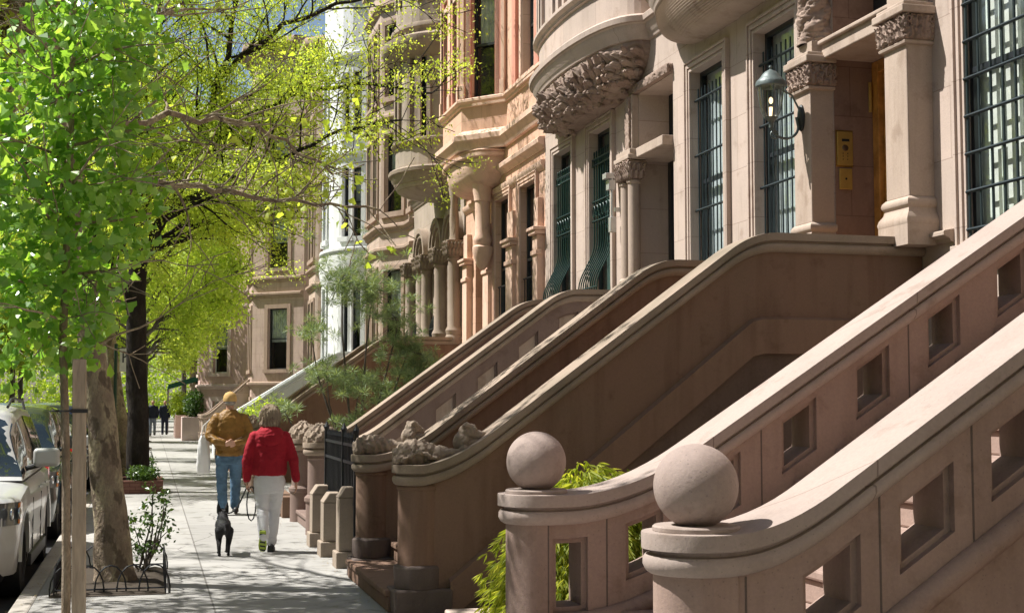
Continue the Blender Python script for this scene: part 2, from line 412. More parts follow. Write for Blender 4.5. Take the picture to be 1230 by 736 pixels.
def P3(fr, u, o, z): return (fr[0][0] + fr[1][0] * u + fr[2][0] * o, fr[0][1] + fr[1][1] * u + fr[2][1] * o, z)
def grille_straight(win, fr, u0, u1, z0, z1, dp, mat, n=9, hz=(4.04, 4.73, 5.43), o=-.06):
    g = MB()
    for k in range(n):
        u = u0 + .06 + (u1 - u0 - .12) * k / (n - 1); g.tube([P3(fr, u, o, z0), P3(fr, u, o, z1 - .22)], .0095, 6)
    for z in hz: g.tube([P3(fr, u0 - .02, o + .02, z), P3(fr, u1 + .02, o + .02, z)], .016, 6)
    g.build('grille', mat, win)
def grille_belly(win, fr, u0, u1, z0, z1, dp, mat, n=9):
    g = MB(); o = -.03
    for k in range(n):
        u = u0 + .06 + (u1 - u0 - .12) * k / (n - 1)
        pts = [P3(fr, u, o, z1 - .35), P3(fr, u, o, 4.1)]
        for t in range(1, 9):
            tt = t / 8; pts.append(P3(fr, u, o + .26 * (.5 - .5 * math.cos(math.pi * tt)) , 4.1 - .75 * tt))
        pts += [P3(fr, u, o + .27, 3.25), P3(fr, u, o + .15, z0)]
        g.tube(pts, .011, 6)
        g.ell(P3(fr, u, o, z1 - .33), (.015, .015, .04), 6, 5)
    for z in (z1 - .52, z1 - .42, 4.72, 4.42): g.tube([P3(fr, u0, o + .012, z), P3(fr, u1, o + .012, z)], .013, 6)
    for zc, rr in ((4.57, .055), (z1 - .47, .035)):            # scrollwork bands
        m = int((u1 - u0) / (rr * 2.3))
        for k in range(m):
            u = u0 + (u1 - u0) * (k + .5) / m
            g.tube([P3(fr, u + rr * math.cos(a * math.pi / 5), o + .012, zc + rr * 1.6 * math.sin(a * math.pi / 5)) for a in range(11)], .007, 5)
    g.tube([P3(fr, u0, o + .27, 3.35), P3(fr, u1, o + .27, 3.35)], .012, 6)
    g.build('grille', mat, win)
def grille_grid(win, fr, u0, u1, z0, z1, dp, mat):
    g = MB(); o = .02
    u = u0 + .07
    while u < u1: g.tube([P3(fr, u, o, z0), P3(fr, u, o, z1)], .013, 6); u += .165
    z = z0 + .12
    while z < z1: g.tube([P3(fr, u0, o + .015, z), P3(fr, u1, o + .015, z)], .015, 6); z += .315
    g.build('grille', mat, win)
def grille_rail(win, fr, u0, u1, z0, z1, dp, mat):
    g = MB(); o = -.05
    for z in (z0 + 1.0, z0 + .1): g.tube([P3(fr, u0, o, z), P3(fr, u1, o, z)], .015, 6)
    n = 7
    for k in range(n): u = u0 + (u1 - u0) * (k + .5) / n; g.tube([P3(fr, u, o, z0), P3(fr, u, o, z0 + 1.0)], .009, 5)
    g.build('grille', mat, win)
def house_shell(h, y0, y1, xf, top, mat, sgn=1, z0=-.2):
    """side walls, back and roof of a terrace house behind its facade sheet at x = xf"""
    m = MB(); xb = xf + sgn * 11; e = .01; a, b = y0 + e, y1 - e
    x = xf + sgn * .002
    m.quad((x, a, z0), (xb, a, z0), (xb, a, top), (x, a, top)); m.quad((xb, b, z0), (x, b, z0), (x, b, top), (xb, b, top))
    m.quad((xb, a, z0), (xb, b, z0), (xb, b, top), (xb, a, top)); m.quad((x, a, top), (xb, a, top), (xb, b, top), (x, b, top))
    m.build('side_wall', mat, h, smooth=False)
def cornice_prof(z, d=.45, hgt=.6):
    return [(0, z), (.06, z), (.08, z + hgt * .25), (d * .55, z + hgt * .35), (d * .6, z + hgt * .6), (d, z + hgt * .68), (d, z + hgt * .9), (d * .9, z + hgt), (0, z + hgt + .02)]
def belt_prof(z, d=.12, hgt=.22):
    return [(0, z), (d * .35, z + .01), (d * .45, z + hgt * .35), (d * .9, z + hgt * .55), (d, z + hgt * .6), (d, z + hgt * .9), (d * .85, z + hgt), (0, z + hgt + .015)]
XF = 6.55
def flat_path(y0, y1, x=XF): return [(x, y0), (x, y1)]
def bay_path(kind, yc, w, p, x=XF, n=22, flat=1.0):
    if kind == 'round': return [(x - p * max(0, math.sin(math.pi * k / n)) ** flat, yc - w * math.cos(math.pi * k / n)) for k in range(n + 1)]
    return [(x, yc - w), (x - p, yc - w * p_ang[0]), (x - p, yc + w * p_ang[1]), (x, yc + w)]
p_ang = (.56, .56)
def bowl(mb, path, z0, z1, xw, yc, n=14, power=.5, smin=.06, rings=0, tipz=None):
    """corbelled underside of a bay: plan outline shrinks towards the wall"""
    rows = []
    for i in range(n + 1):
        t = i / n; s = smin + (1 - smin) * math.sin(t * math.pi / 2) ** power if power < 1 else smin + (1 - smin) * t ** power
        rr = 0
        if rings: rr = .012 * (1 if i % 2 else -1)
        rows.append([(xw + (x - xw) * (s + rr), yc + (y - yc) * (s + rr), z0 + (z1 - z0) * (1 - math.cos(t * math.pi / 2)) ** (1.0) if power < 1 else z0 + (z1 - z0) * t) for x, y in path])
    mb.grid(rows); return mb
# ------------------------------------------------------------------ stoops
XN = 2.08
def smax(a, b, k): h = max(k - abs(a - b), 0) / k; return max(a, b) + h * h * k * .25
def smin(a, b, k): return -smax(-a, -b, k)
def rail_fn(m, xr, zr, top=3.09, k1=.22, k2=.16):
    return lambda x: smin(smax(1.15, zr + m * (x - xr), k1), top, k2)
def stadium(hwf, x1, n=16, dx=.06, x0=XN):
    """plan outline open at the house end: far side -> round nose -> near side; gives (x, dy, nx, ny)"""
    xs = []; x = x0
    while x < x1: xs.append(x); x += dx
    xs.append(x1)
    pts = [(x, hwf(x), 0, 1) for x in xs[::-1]]
    for k in range(1, n):
        a = math.pi / 2 + math.pi * k / n; pts.append((x0 + hwf(x0) * math.cos(a), hwf(x0) * math.sin(a), math.cos(a), math.sin(a)))
    pts += [(x, -hwf(x), 0, -1) for x in xs]
    return pts, len(xs)
def coping(mb, f, y, hwf, x1, prof):
    pts, nx = stadium(hwf, x1); rows = []
    for o, dz in prof:
        rows.append([(x + o * a, y + dy + o * b, f(max(x, XN)) + dz) for x, dy, a, b in pts])
    mb.grid(rows)
    top = rows[0]; N = len(top)
    for i in range(N // 2): 
        if i < N - 2 - i: mb.quad(top[i], top[i + 1], top[N - 2 - i], top[N - 1 - i])
    return mb
COP = [(-.03, 0), (.009, -.002), (.011, -.010), (.010, -.066), (-.024, -.070), (-.024, -.086), (-.004, -.090), (.005, -.103), (.006, -.128), (-.004, -.150), (-.022, -.163), (-.05, -.166)]
def solid_wall(mb, f, drop, y, hwf, x1, zb, rnd=True):
    """body under the coping down to zb(x)"""
    pts, nx = stadium(hwf, x1)
    rows = [[(x, y + dy, f(max(x, XN)) - drop) for x, dy, a, b in pts], [(x, y + dy, zb(x)) for x, dy, a, b in pts]]
    mb.grid(rows)
def pierced(mb, y, hw, f, drop, zb, xa, xb, holes, joints):
    """wall from xa to xb with sheared openings: holes = (x0, x1, lo offset, hi offset below coping top), each with a stepped frame"""
    fr_ = .028
    def sheet(ys, hs, fill=None):
        cuts = sorted({xa, xb} | {h[0] for h in hs} | {h[1] for h in hs}); full = []
        for a, b in zip(cuts, cuts[1:]):
            n = max(1, int((b - a) / .07)); full += [a + (b - a) * i / n for i in range(n)]
        full.append(xb)
        for a, b in zip(full, full[1:]):
            xm = (a + b) / 2; h = next((h for h in hs if h[0] < xm < h[1]), None)
            za, zb_ = f(a) - drop, f(b) - drop
            if h:
                if fill is None:
                    mb.quad((a, ys, zb(a)), (b, ys, zb(b)), (b, ys, h[2](b)), (a, ys, h[2](a)))
                    mb.quad((a, ys, h[3](a)), (b, ys, h[3](b)), (b, ys, zb_), (a, ys, za))
            elif fill is None: mb.quad((a, ys, zb(a)), (b, ys, zb(b)), (b, ys, zb_), (a, ys, za))
    def jambs(h, y0, y1):
        x0, x1, lo, hi = h; n = 4
        mb.quad((x0, y0, lo(x0)), (x0, y1, lo(x0)), (x0, y1, hi(x0)), (x0, y0, hi(x0)))
        mb.quad((x1, y0, lo(x1)), (x1, y1, lo(x1)), (x1, y1, hi(x1)), (x1, y0, hi(x1)))
        for i in range(n):
            a, b = x0 + (x1 - x0) * i / n, x0 + (x1 - x0) * (i + 1) / n
            mb.quad((a, y0, lo(a)), (b, y0, lo(b)), (b, y1, lo(b)), (a, y1, lo(a)))
            mb.quad((a, y0, hi(a)), (b, y0, hi(b)), (b, y1, hi(b)), (a, y1, hi(a)))
    big, small = [], []
    for x0, x1, lo, hi in holes:
        L = (lambda l: (lambda x: f(x) - l))(lo); H = (lambda l: (lambda x: f(x) - l))(hi)
        big.append((x0, x1, L, H))
        small.append((x0 + fr_, x1 - fr_, (lambda l: (lambda x: f(x) - l + fr_))(lo), (lambda l: (lambda x: f(x) - l - fr_))(hi)))
    for sgn in (-1, 1):
        ys = y + sgn * hw; yi = y + sgn * (hw - .035)
        sheet(ys, big)
        for B, S in zip(big, small):
            jambs(B, ys, yi)
            n = 6
            x0, x1, lo, hi = B; a0, a1, l2, h2 = S
            for i in range(n):
                a, b = x0 + (x1 - x0) * i / n, x0 + (x1 - x0) * (i + 1) / n
                mb.quad((a, yi, lo(a)), (b, yi, lo(b)), (b, yi, l2(b)), (a, yi, l2(a))); mb.quad((a, yi, h2(a)), (b, yi, h2(b)), (b, yi, hi(b)), (a, yi, hi(a)))
            mb.quad((x0, yi, l2(x0)), (a0, yi, l2(a0)), (a0, yi, h2(a0)), (x0, yi, h2(x0))); mb.quad((a1, yi, l2(a1)), (x1, yi, l2(x1)), (x1, yi, h2(x1)), (a1, yi, h2(a1)))
    for S in small: jambs(S, y - hw + .035, y + hw - .035)
    return mb
def joint_lines(mb, y, hw, xs, lo, hi):
    for x in xs:
        for s in (-1, 1): mb.box(x - .004, x + .004, y + s * (hw + .0005) - .001, y + s * (hw + .0005) + .001, lo(x), hi(x))
def roll(mb, y, hw, fz, xa, xb, r, side):
    pts = []; n = 40
    mb.tube([(xa + (xb - xa) * i / n, y + side * (hw + .005), fz(xa + (xb - xa) * i / n)) for i in range(n + 1)], r, 12)
def ball_finial(parent, y, mat):
    m = MB(); m.lathe([(.0, 1.148), (.168, 1.148), (.172, 1.152), (.172, 1.166), (.165, 1.172), (0, 1.172)], XN, y, 40); m.build('plinth_disc', mat, parent)
    m = MB(); m.ell((XN, y, 1.322), (.166, .166, .166), 64, 40); m.displace(.0012, 9); b = m.build('ball_finial', stone('ball_stone', (.335, .265, .235), .3, streak=.15, bump=.5), parent); merge(b); return b
def steps(parent, ya, yb, m, z_at, mat, n=13, x0=2.0, proj=0):
    rise = 2.25 / n; run = rise / m; b = MB(); nos = .025
    for i in range(n):
        xs = x0 + run * i
        xe = 6.5 if i == n - 1 else xs + run + .02
        b.box(xs + (0 if i else -proj), 6.5, ya + (.0 if i or not proj else -.14), yb - (.0 if i or not proj else -.14), rise * i, rise * (i + 1) - .05)
        b.box(xs - nos - (0 if i else proj), xe, ya + .001 - (.14 if i == 0 and proj else 0), yb - .001 + (.14 if i == 0 and proj else 0), rise * (i + 1) - .05, rise * (i + 1))
    return b.build('steps', mat, parent, smooth=False, bevel=.012)
def carved(p, amp, sc_):
    q = p * sc_
    a = noise.noise(q); b = noise.noise(q * 2.3 + Vector((5, 1, 7)))
    return amp * ((1 - abs(a) * 3) * .6 + (1 - abs(b) * 3) * .35)
def lion(parent, y, mat, s=1.0, mirror=1):
    """weathered reclining beast on the newel: maned back towards the street, head up the rail"""
    m = MB(); c = XN
    def e(dx, dy, z, r): m.ell((c + dx * s, y + dy * s * mirror, 1.15 + z * s), tuple(v * s for v in r), 20, 14)
    e(-.02, 0, .085, (.19, .12, .115)); e(.14, 0, .07, (.14, .115, .09)); e(-.14, 0, .05, (.07, .11, .075))
    e(.40, -.01, .26, (.08, .072, .07)); e(.475, -.03, .235, (.05, .042, .036)); e(.45, -.06, .285, (.018, .014, .014)); e(.46, .02, .285, (.018, .014, .014)); e(.52, -.03, .25, (.016, .018, .013)); e(.36, 0, .18, (.08, .09, .09)); e(.40, .05, .31, (.028, .02, .028)); e(.37, -.06, .31, (.028, .02, .028))
    e(.27, -.08, .09, (.11, .04, .04)); e(.27, .08, .09, (.11, .04, .04)); e(.36, -.08, .12, (.05, .045, .035)); e(.36, .08, .12, (.05, .045, .035)); e(.46, 0, .17, (.1, .09, .04))
    m.tube([(c - .16 * s, y - .1 * s * mirror, 1.18), (c - .02 * s, y - .14 * s * mirror, 1.26), (c + .12 * s, y - .12 * s * mirror, 1.2)], .016 * s, 8)
    def disp(p, n):
        w = 1.0 if p.x < XN + .08 or p.x > XN + .34 else .35
        return p + n * (carved(p, .011 * w, 24) + (.007 * math.sin(p.x * 95 + 2 * math.sin(p.y * 30) + p.z * 40) if p.x < XN + .16 else 0))
    return remesh(m, 'carved_lion', mat, parent, .008, 1, disp)
def dome_finial(parent, y, mat):
    m = MB(); m.ell((XN, y, 1.17), (.2, .2, .19), 24, 16); m.ell((XN - .0, y, 1.33), (.07, .07, .06), 14, 10); m.ell((XN + .12, y, 1.26), (.08, .07, .07), 14, 10)
    def disp(p, n):
        a = math.atan2(p.y - y, p.x - XN); return p + n * (.016 * (1 - 2 * abs(math.sin(a * 5 + (1.57 if int((p.z - 1.15) / .07) % 2 else 0)))) + carved(p, .006, 24))
    return remesh(m, 'carved_finial', mat, parent, .01, 1, disp)

def make_stoop(label, yn, yf, fn, ff, style, matw, matc, mats, finial, name='stoop'):
    t = thing(name, ((XN), (yn + yf) / 2, 0), label, 'stoop', 'stoops climbing to the front doors')
    hw = .15
    for y, f, near in ((yn, fn, True), (yf, ff, False)):
        hwf = lambda x: .175 + .03 * max(0, 1 - max(0, x - XN) / .4)
        m = MB(); coping(m, f, y, hwf, 6.545, COP)
        wall_l = MB()
        drop = .16
        if style == 'pierced':
            bodyf = lambda x: .165 if x < XN + .02 else .15
            base = lambda x, f=f: max(.0, f(x) - .74)
            # round newel
            pts = [(XN + .17 * math.cos(a), y + .17 * math.sin(a)) for a in [math.pi / 2 + math.pi * k / 18 for k in range(19)]]
            wall_l.grid([[(px, py, 1.0) for px, py in pts], [(px, py, -.02) for px, py in pts]])
            xe_ = XN + (.1 if near else .03)
            for s in (-1, 1): wall_l.quad((XN, y + s * .17, 1.0), (xe_, y + s * .17, 1.0), (xe_, y + s * .17, -.02), (XN, y + s * .17, -.02))
            for s in (-1, 1): wall_l.quad((xe_, y + s * .17, 1.0), (xe_, y + s * .15, 1.0), (xe_, y + s * .15, -.02), (xe_, y + s * .17, -.02))
            zb = lambda x: -.02
            hs = []
            if near: spec = [(2.40, 2.68, .50, .185), (2.86, 3.14, .53, .25)] + [(3.33 + .46 * k, 3.59 + .46 * k, .53, .27) for k in range(6)]
            else: spec = [(2.13, 2.33, .64, .24), (2.55, 2.77, .53, .22)] + [(3.02 + .475 * k, 3.24 + .475 * k, .50, .20) for k in range(6)]
            if near: spec = [(2.46, 2.71, .53, .25), (2.88, 3.13, .53, .25)] + [(3.30 + .42 * k, 3.55 + .42 * k, .53, .25) for k in range(6)]
            pierced(wall_l, y, hw, f, drop - .02, zb, XN + (.1 if near else .03), 6.54, spec, [])
            xs = [(a[1] + b[0]) / 2 for a, b in zip(spec, spec[1:])]
            sx = XN + (.14 if near else .02); jm = MB(); jm.box(sx - .004, sx + .004, y - .1705 if not near else y - hw - .002, y + hw, 0, .985); jm.build('mortar_joint', ST_DK, t, smooth=False)
            for xj in xs[::1 if near else 2]:
                jm = MB(); jm.box(xj - .004, xj + .004, y - hw - .002, y + hw + .002, f(xj) - .64, f(xj) - .155); jm.build('mortar_joint', ST_DK, t, smooth=False)
            rl = MB(); g = lambda x: f(x) - .69
            for s in (-1, 1):
                roll(rl, y, hw, g, XN + .16, 6.5, .052, s)
            rl.build('base_moulding', matw, t)
        elif style == 'plain':
            f2 = lambda x: f(x)
            solid_wall(wall_l, f, drop - .02, y, lambda x: .13, 6.54, lambda x: -.02)
            wall_l.lathe([(.165, 1.0), (.175, .985), (.175, .965), (.165, .955), (.165, .42), (.165, .37)], XN, y, 36)
            bd = MB()                                   # raised band with the sloping ledge
            hi = lambda x: min(2.35, max(.05, 1.15 + .80 * (x - 3.43))); lo = lambda x: hi(x) - .29
            xs = [2.3 + .1 * k for k in range(43)]
            for s in (-1, 1):
                yo = y + s * .185; yi = y + s * .125
                bd.grid([[(x, yi, hi(x) + .025) for x in xs], [(x, yo, hi(x)) for x in xs], [(x, yo, max(-.02, lo(x))) for x in xs], [(x, yi, max(-.02, lo(x)) - .01) for x in xs]])
            bd.build('wall_band', stone('stone_brown_band', (.23, .145, .103), .45, dark=(.17, .12, .085), bump=.45, streak=.35), t)
            for s in (-1, 1):
                lw = MB(); lw.grid([[(x, y + s * .136, max(-.01, lo(x) + .02)) for x in xs], [(x, y + s * .136, -.02) for x in xs]]); lw.build('footing', stone('footing_stone', (.15, .105, .085), .6, bump=.8), t, smooth=False)
            b = MB(); b.lathe([(.165, .375), (.195, .37), (.195, .2), (.19, .18)], XN, y, 30); b.box(XN - .22, XN + .24, y - .2, y + .2, -.02, .19)
            b.displace(.01, 9); b.build('newel_base', ST_DK, t, bevel=.02)
        else:
            pierced(wall_l, y, .14, f, drop - .02, lambda x: -.02, XN + .1, 6.54, [(2.42 + .55 * k, 2.70 + .55 * k, .60, .30) for k in range(6)] if style == 'panelled' else [], [])
            wall_l.lathe([(.15, 1.0), (.165, .95), (.15, .93), (.15, .5), (.19, .46), (.19, .42), (.17, .4), (.17, -.02)], XN, y, 28)
            if style == 'panelled':
                pm = MB(); pm.box(2.3, 6.5, y - .05, y + .05, 0, 1.0)
                # closed backs of the sunk panels
                pm = MB(); xs = [2.2 + .1 * k for k in range(44)]
                for s in (-1, 1): pm.grid([[(x, y + s * .085, f(x) - .2) for x in xs], [(x, y + s * .085, max(-.02, f(x) - .75)) for x in xs]])
                pm.build('sunk_panel', ST_TRIM, t)
        cw = wall_l.build('cheek_wall', matw, t, ang=30)
        m.build('coping', matc, t, ang=40)
        if finial == 'ball': ball_finial(t, y, matc)
        elif finial == 'lion': lion(t, y, matc if False else ST_CARVE2, 1.0 if near else .95, 1 if near else -1)
        elif finial == 'dome': dome_finial(t, y, ST_CARVE2)
    sl_ = .655 if style == 'pierced' else .72
    steps(t, yn + hw + .005, yf - hw - .005, sl_, 0, mats, x0=2.0, proj=.16 if style == 'plain' else 0)
    # filling under the landing, between the cheek walls
    return t
ST_CARVE2 = stone('weathered_carving', (.33, .26, .2), .7, dark=(.11, .09, .07), streak=.1, bump=.8)
fA = rail_fn(.662, 3.44, 1.87, k1=.16); fB = rail_fn(.645, 5.1, 2.775, k1=.25)
fC = rail_fn(.735, 4.49, 2.775, k1=.25); fD = rail_fn(.742, 4.92, 3.08, k1=.25); fE = rail_fn(.737, 5.25, 3.14, 3.14); fF = rail_fn(.72, 5.29, 3.15, 3.15)
make_stoop('nearest stoop, pinkish pierced cheek walls with a big stone ball on each newel', 5.07, 7.38, fA, fB, 'pierced', ST_AB, stone('stone_pink_coping', (.37, .30, .265), .3, (1.3, 60, 1), streak=.12, bump=.35), ST_AB, 'ball')
make_stoop('plain dark brown stoop with carved lions on its round newels, up to the lamp-lit door', 10.83, 13.12, fC, fD, 'plain', ST_CD, ST_CDC, ST_CD, 'lion')
make_stoop('third stoop, mauve-grey cheek walls with sunk square panels, beyond the black iron gate', 17.42, 19.42, fE, fF, 'panelled', ST_E, ST_CDC, ST_E, 'dome')
fG = rail_fn(.72, 4.66, 2.96, 3.05)
make_stoop('brown stoop behind the wispy pine shrub, before the arched doorway', 29.0, 31.2, fG, fG, 'flat', ST_CD, ST_CDC, ST_CD, 'dome')
fW = rail_fn(.62, 5.39, 3.12, 3.2)
make_stoop('white painted stoop in front of the white house', 42.0, 44.2, fW, fW, 'flat', ST_WHITE, ST_WHITE, ST_WHITE, 'none')
make_stoop('far tan stoop beyond the white one', 54.6, 56.8, rail_fn(.9, 4.1, 2.9, 3.1), rail_fn(.9, 4.1, 2.9, 3.1), 'flat', ST_FAC6, ST_FAC6, ST_FAC6, 'none')
# ------------------------------------------------------------------ houses
def carved_block(name, parent, x0, x1, y0, y1, z0, z1, mat, amp=.03, sc_=22, step=.022, taper=0):
    """richly cut block: a grid box pushed in and out into leaves and scrolls"""
    m = MB()
    nz = max(4, int((z1 - z0) / step)); per = []
    cx, cy, hx, hy = (x0 + x1) / 2, (y0 + y1) / 2, (x1 - x0) / 2, (y1 - y0) / 2
    n = max(4, int(2 * max(hx, hy) / step))
    for i in range(n): per.append((-1 + 2 * i / n, -1))
    for i in range(n): per.append((1, -1 + 2 * i / n))
    for i in range(n): per.append((1 - 2 * i / n, 1))
    for i in range(n): per.append((-1, 1 - 2 * i / n))
    rows = []
    for k in range(nz + 1):
        t = k / nz; z = z0 + (z1 - z0) * t; s = 1 - taper * (1 - t); row = []
        for a, b in per:
            p = Vector((cx + hx * a * s, cy + hy * b * s, z)); L = Vector((a, b, 0)).normalized()
            d = carved(p, amp, sc_) if 0 < k < nz else 0
            row.append(tuple(p + L * d))
        rows.append(row)
    m.grid(rows, True, True, True)
    if name == 'capital':
        H_ = z1 - z0; Wd = y1 - y0; nn_ = max(2, int(round(Wd / .085)))
        for face, (ax, nrm) in enumerate((((0, 1), (-1, 0)), ((1, 0), (0, -1)))):
            span = Wd if face == 0 else (x1 - x0); k_ = max(1, int(round(span / .085)))
            for row in range(2):
                for k in range(k_ + row):
                    u = (k + .5 * (1 - row)) / k_ * .94 + .03
                    p = (x0 + (span * u if face else 0), y0 + (0 if face else span * u), z0 + H_ * (.05 + .33 * row)); acanthus(m, p, (nrm[0], nrm[1], 0), (0, 0, 1), H_ * .52, .085)
            for e_ in (.1, .9): scroll(m, (x0 + (span * e_ if face else -.012), y0 + (-.012 if face else span * e_), z0 + H_ * .78), (nrm[0], nrm[1], 0), (0, 0, 1), H_ * .19, .011, 1.5, 1 if e_ > .5 else -1)
    return m.build(name, mat, parent, ang=60)
def pier(parent, x0, x1, y0, y1, zb, zc, zt, mat, cmat, label=None, upper=None, base=True):
    """square door pier: flared base, shaft, carved capital, abacus, block above"""
    m = MB(); m.box(x0, x1, y0, y1, zb + .42, zc); c = m.build('column', mat, parent, smooth=False, bevel=.012)
    if label: c['label'] = label
    if base:
        b = MB()
        for a, z0, z1 in ((.055, zb, zb + .18),): b.box(x0 - a, x1, y0 - a, y1 + a, z0, z1)
        prof = [(.055, zb + .181), (.062, zb + .21), (.05, zb + .25), (.022, zb + .29), (.012, zb + .33), (.03, zb + .35), (.036, zb + .375), (.028, zb + .4), (.004, zb + .425), (-.02, zb + .425)]
        b.mould([(x1, y0), (x0, y0), (x0, y1), (x1, y1)], prof, cap=False)
        b.build('column_base', mat, c, ang=50)
    a = MB(); pth = [(x1, y1), (x0, y1), (x0, y0), (x1, y0)]
    pth = [(x1, y0), (x0, y0), (x0, y1), (x1, y1)]
    a.mould(pth, [(.0, zc - .03), (.03, zc - .02), (.035, zc), (.02, zc + .015), (-.02, zc + .02)], cap=False)
    a.build('column_collar', mat, c)
    carved_block('capital', c, x0 - .035, x1, y0 - .035, y1 + .035, zc + .015, zc + .24, cmat, .035, 24, .012, taper=-.0)
    ab = MB(); ab.box(x0 - .075, x1, y0 - .075, y1 + .075, zc + .24, zc + .31); ab.box(x0 - .045, x1, y0 - .045, y1 + .045, zc + .312, zc + .35); ab.build('abacus', mat, c, smooth=False, bevel=.01)
    if upper == 'carved':
        carved_block('carved_shaft', c, x0 + .03, x1, y0 + .01, y1 - .01, zc + .35, zc + .47, mat, .002, 20, .02)
        m = MB(); rows = []; n = 110; k = 56; cx, cy = x0 + .17, (y0 + y1) / 2
        for i in range(n + 1):
            z = zc + .47 + (zt - zc - .47) * i / n; row = []
            for j in range(k):
                th = 2 * math.pi * j / k; r = .15 + .012 * math.sin(th * 2 + z * 22) + .03 * abs(math.sin(-th * 2 + z * 14)) + carved(Vector((math.cos(th) * .15, math.sin(th) * .15, z)), .022, 26)
                row.append((cx + r * math.cos(th), cy + r * math.sin(th), z))
            rows.append(row)
        m.grid(rows, True); m.build('twisted_shaft', cmat, c, ang=60)
    elif upper:
        m = MB(); m.box(x0 + .02, x1, y0 + .03, y1 - .03, zc + .35, zt); m.build('upper_pier', mat, c, smooth=False, bevel=.01)
    return c
def front_door(h, fr, u0, u1, zb, zl, zt, depth, frame_m=WOOD, two=False):
    """recessed wooden door with glass, brass handle, a transom lintel over it"""
    d = MB(); o = -depth; t = .12
    d.obox(fr, u0, u0 + t, o, o + .08, zb, zl); d.obox(fr, u1 - t, u1, o, o + .08, zb, zl); d.obox(fr, u0 + t, u1 - t, o, o + .08, zl - t, zl)
    lu, ru = u0 + t + .01, u1 - t - .01; st = .13
    d.obox(fr, lu, lu + st, o - .04, o + .03, zb, zl - t); d.obox(fr, ru - st, ru, o - .04, o + .03, zb, zl - t)
    d.obox(fr, lu + st, ru - st, o - .04, o + .028, zl - t - .16, zl - t); d.obox(fr, lu + st, ru - st, o - .04, o + .028, zb, zb + .85)
    d.obox(fr, lu + st + .1, ru - st - .1, o - .03, o + .045, zb + .2, zb + .7)
    dr = d.build('door', frame_m, h, smooth=False, bevel=.008)
    g = MB(); g.oquad(fr, [(lu + st, o, zb + .85), (ru - st, o, zb + .85), (ru - st, o, zl - t - .16), (lu + st, o, zl - t - .16)]); g.build('door_glass', GLASS, dr, smooth=False)
    k = MB(); k.tube([P3(fr, ru - st * .5, o + .03, zb + 1.0), P3(fr, ru - st * .5, o + .08, zb + 1.03), P3(fr, ru - st * .5, o + .08, zb + 1.3), P3(fr, ru - st * .5, o + .03, zb + 1.33)], .012, 8)
    k.obox(fr, ru - st * .8, ru - st * .2, o + .03, o + .04, zb + .95, zb + 1.38); k.build('handle', BRASS, dr)
    b = MB(); b.obox(fr, u0 - .05, u1 + .05, o - .9, o - .88, zb - .1, zt + .1)
    b.obox(fr, u0 - .05, u0, o - .88, o - .001, zb, zt); b.obox(fr, u1, u1 + .05, o - .88, o - .001, zb, zt); b.obox(fr, u0 - .05, u1 + .05, o - .88, o - .001, zt, zt + .05)
    b.build('dark_interior', DARK, dr, smooth=False)
    return dr
FLZ = 2.25
def floor_windows(h, fr, L, cols, z0, z1, dp, trim, arch=.12, **kw):
    for (u0, u1) in cols: window(h, fr, u0, u1, z0, z1, dp, trim, arch, **kw)
def rusticated_base(h, y0, y1, mat, ops):
    pass

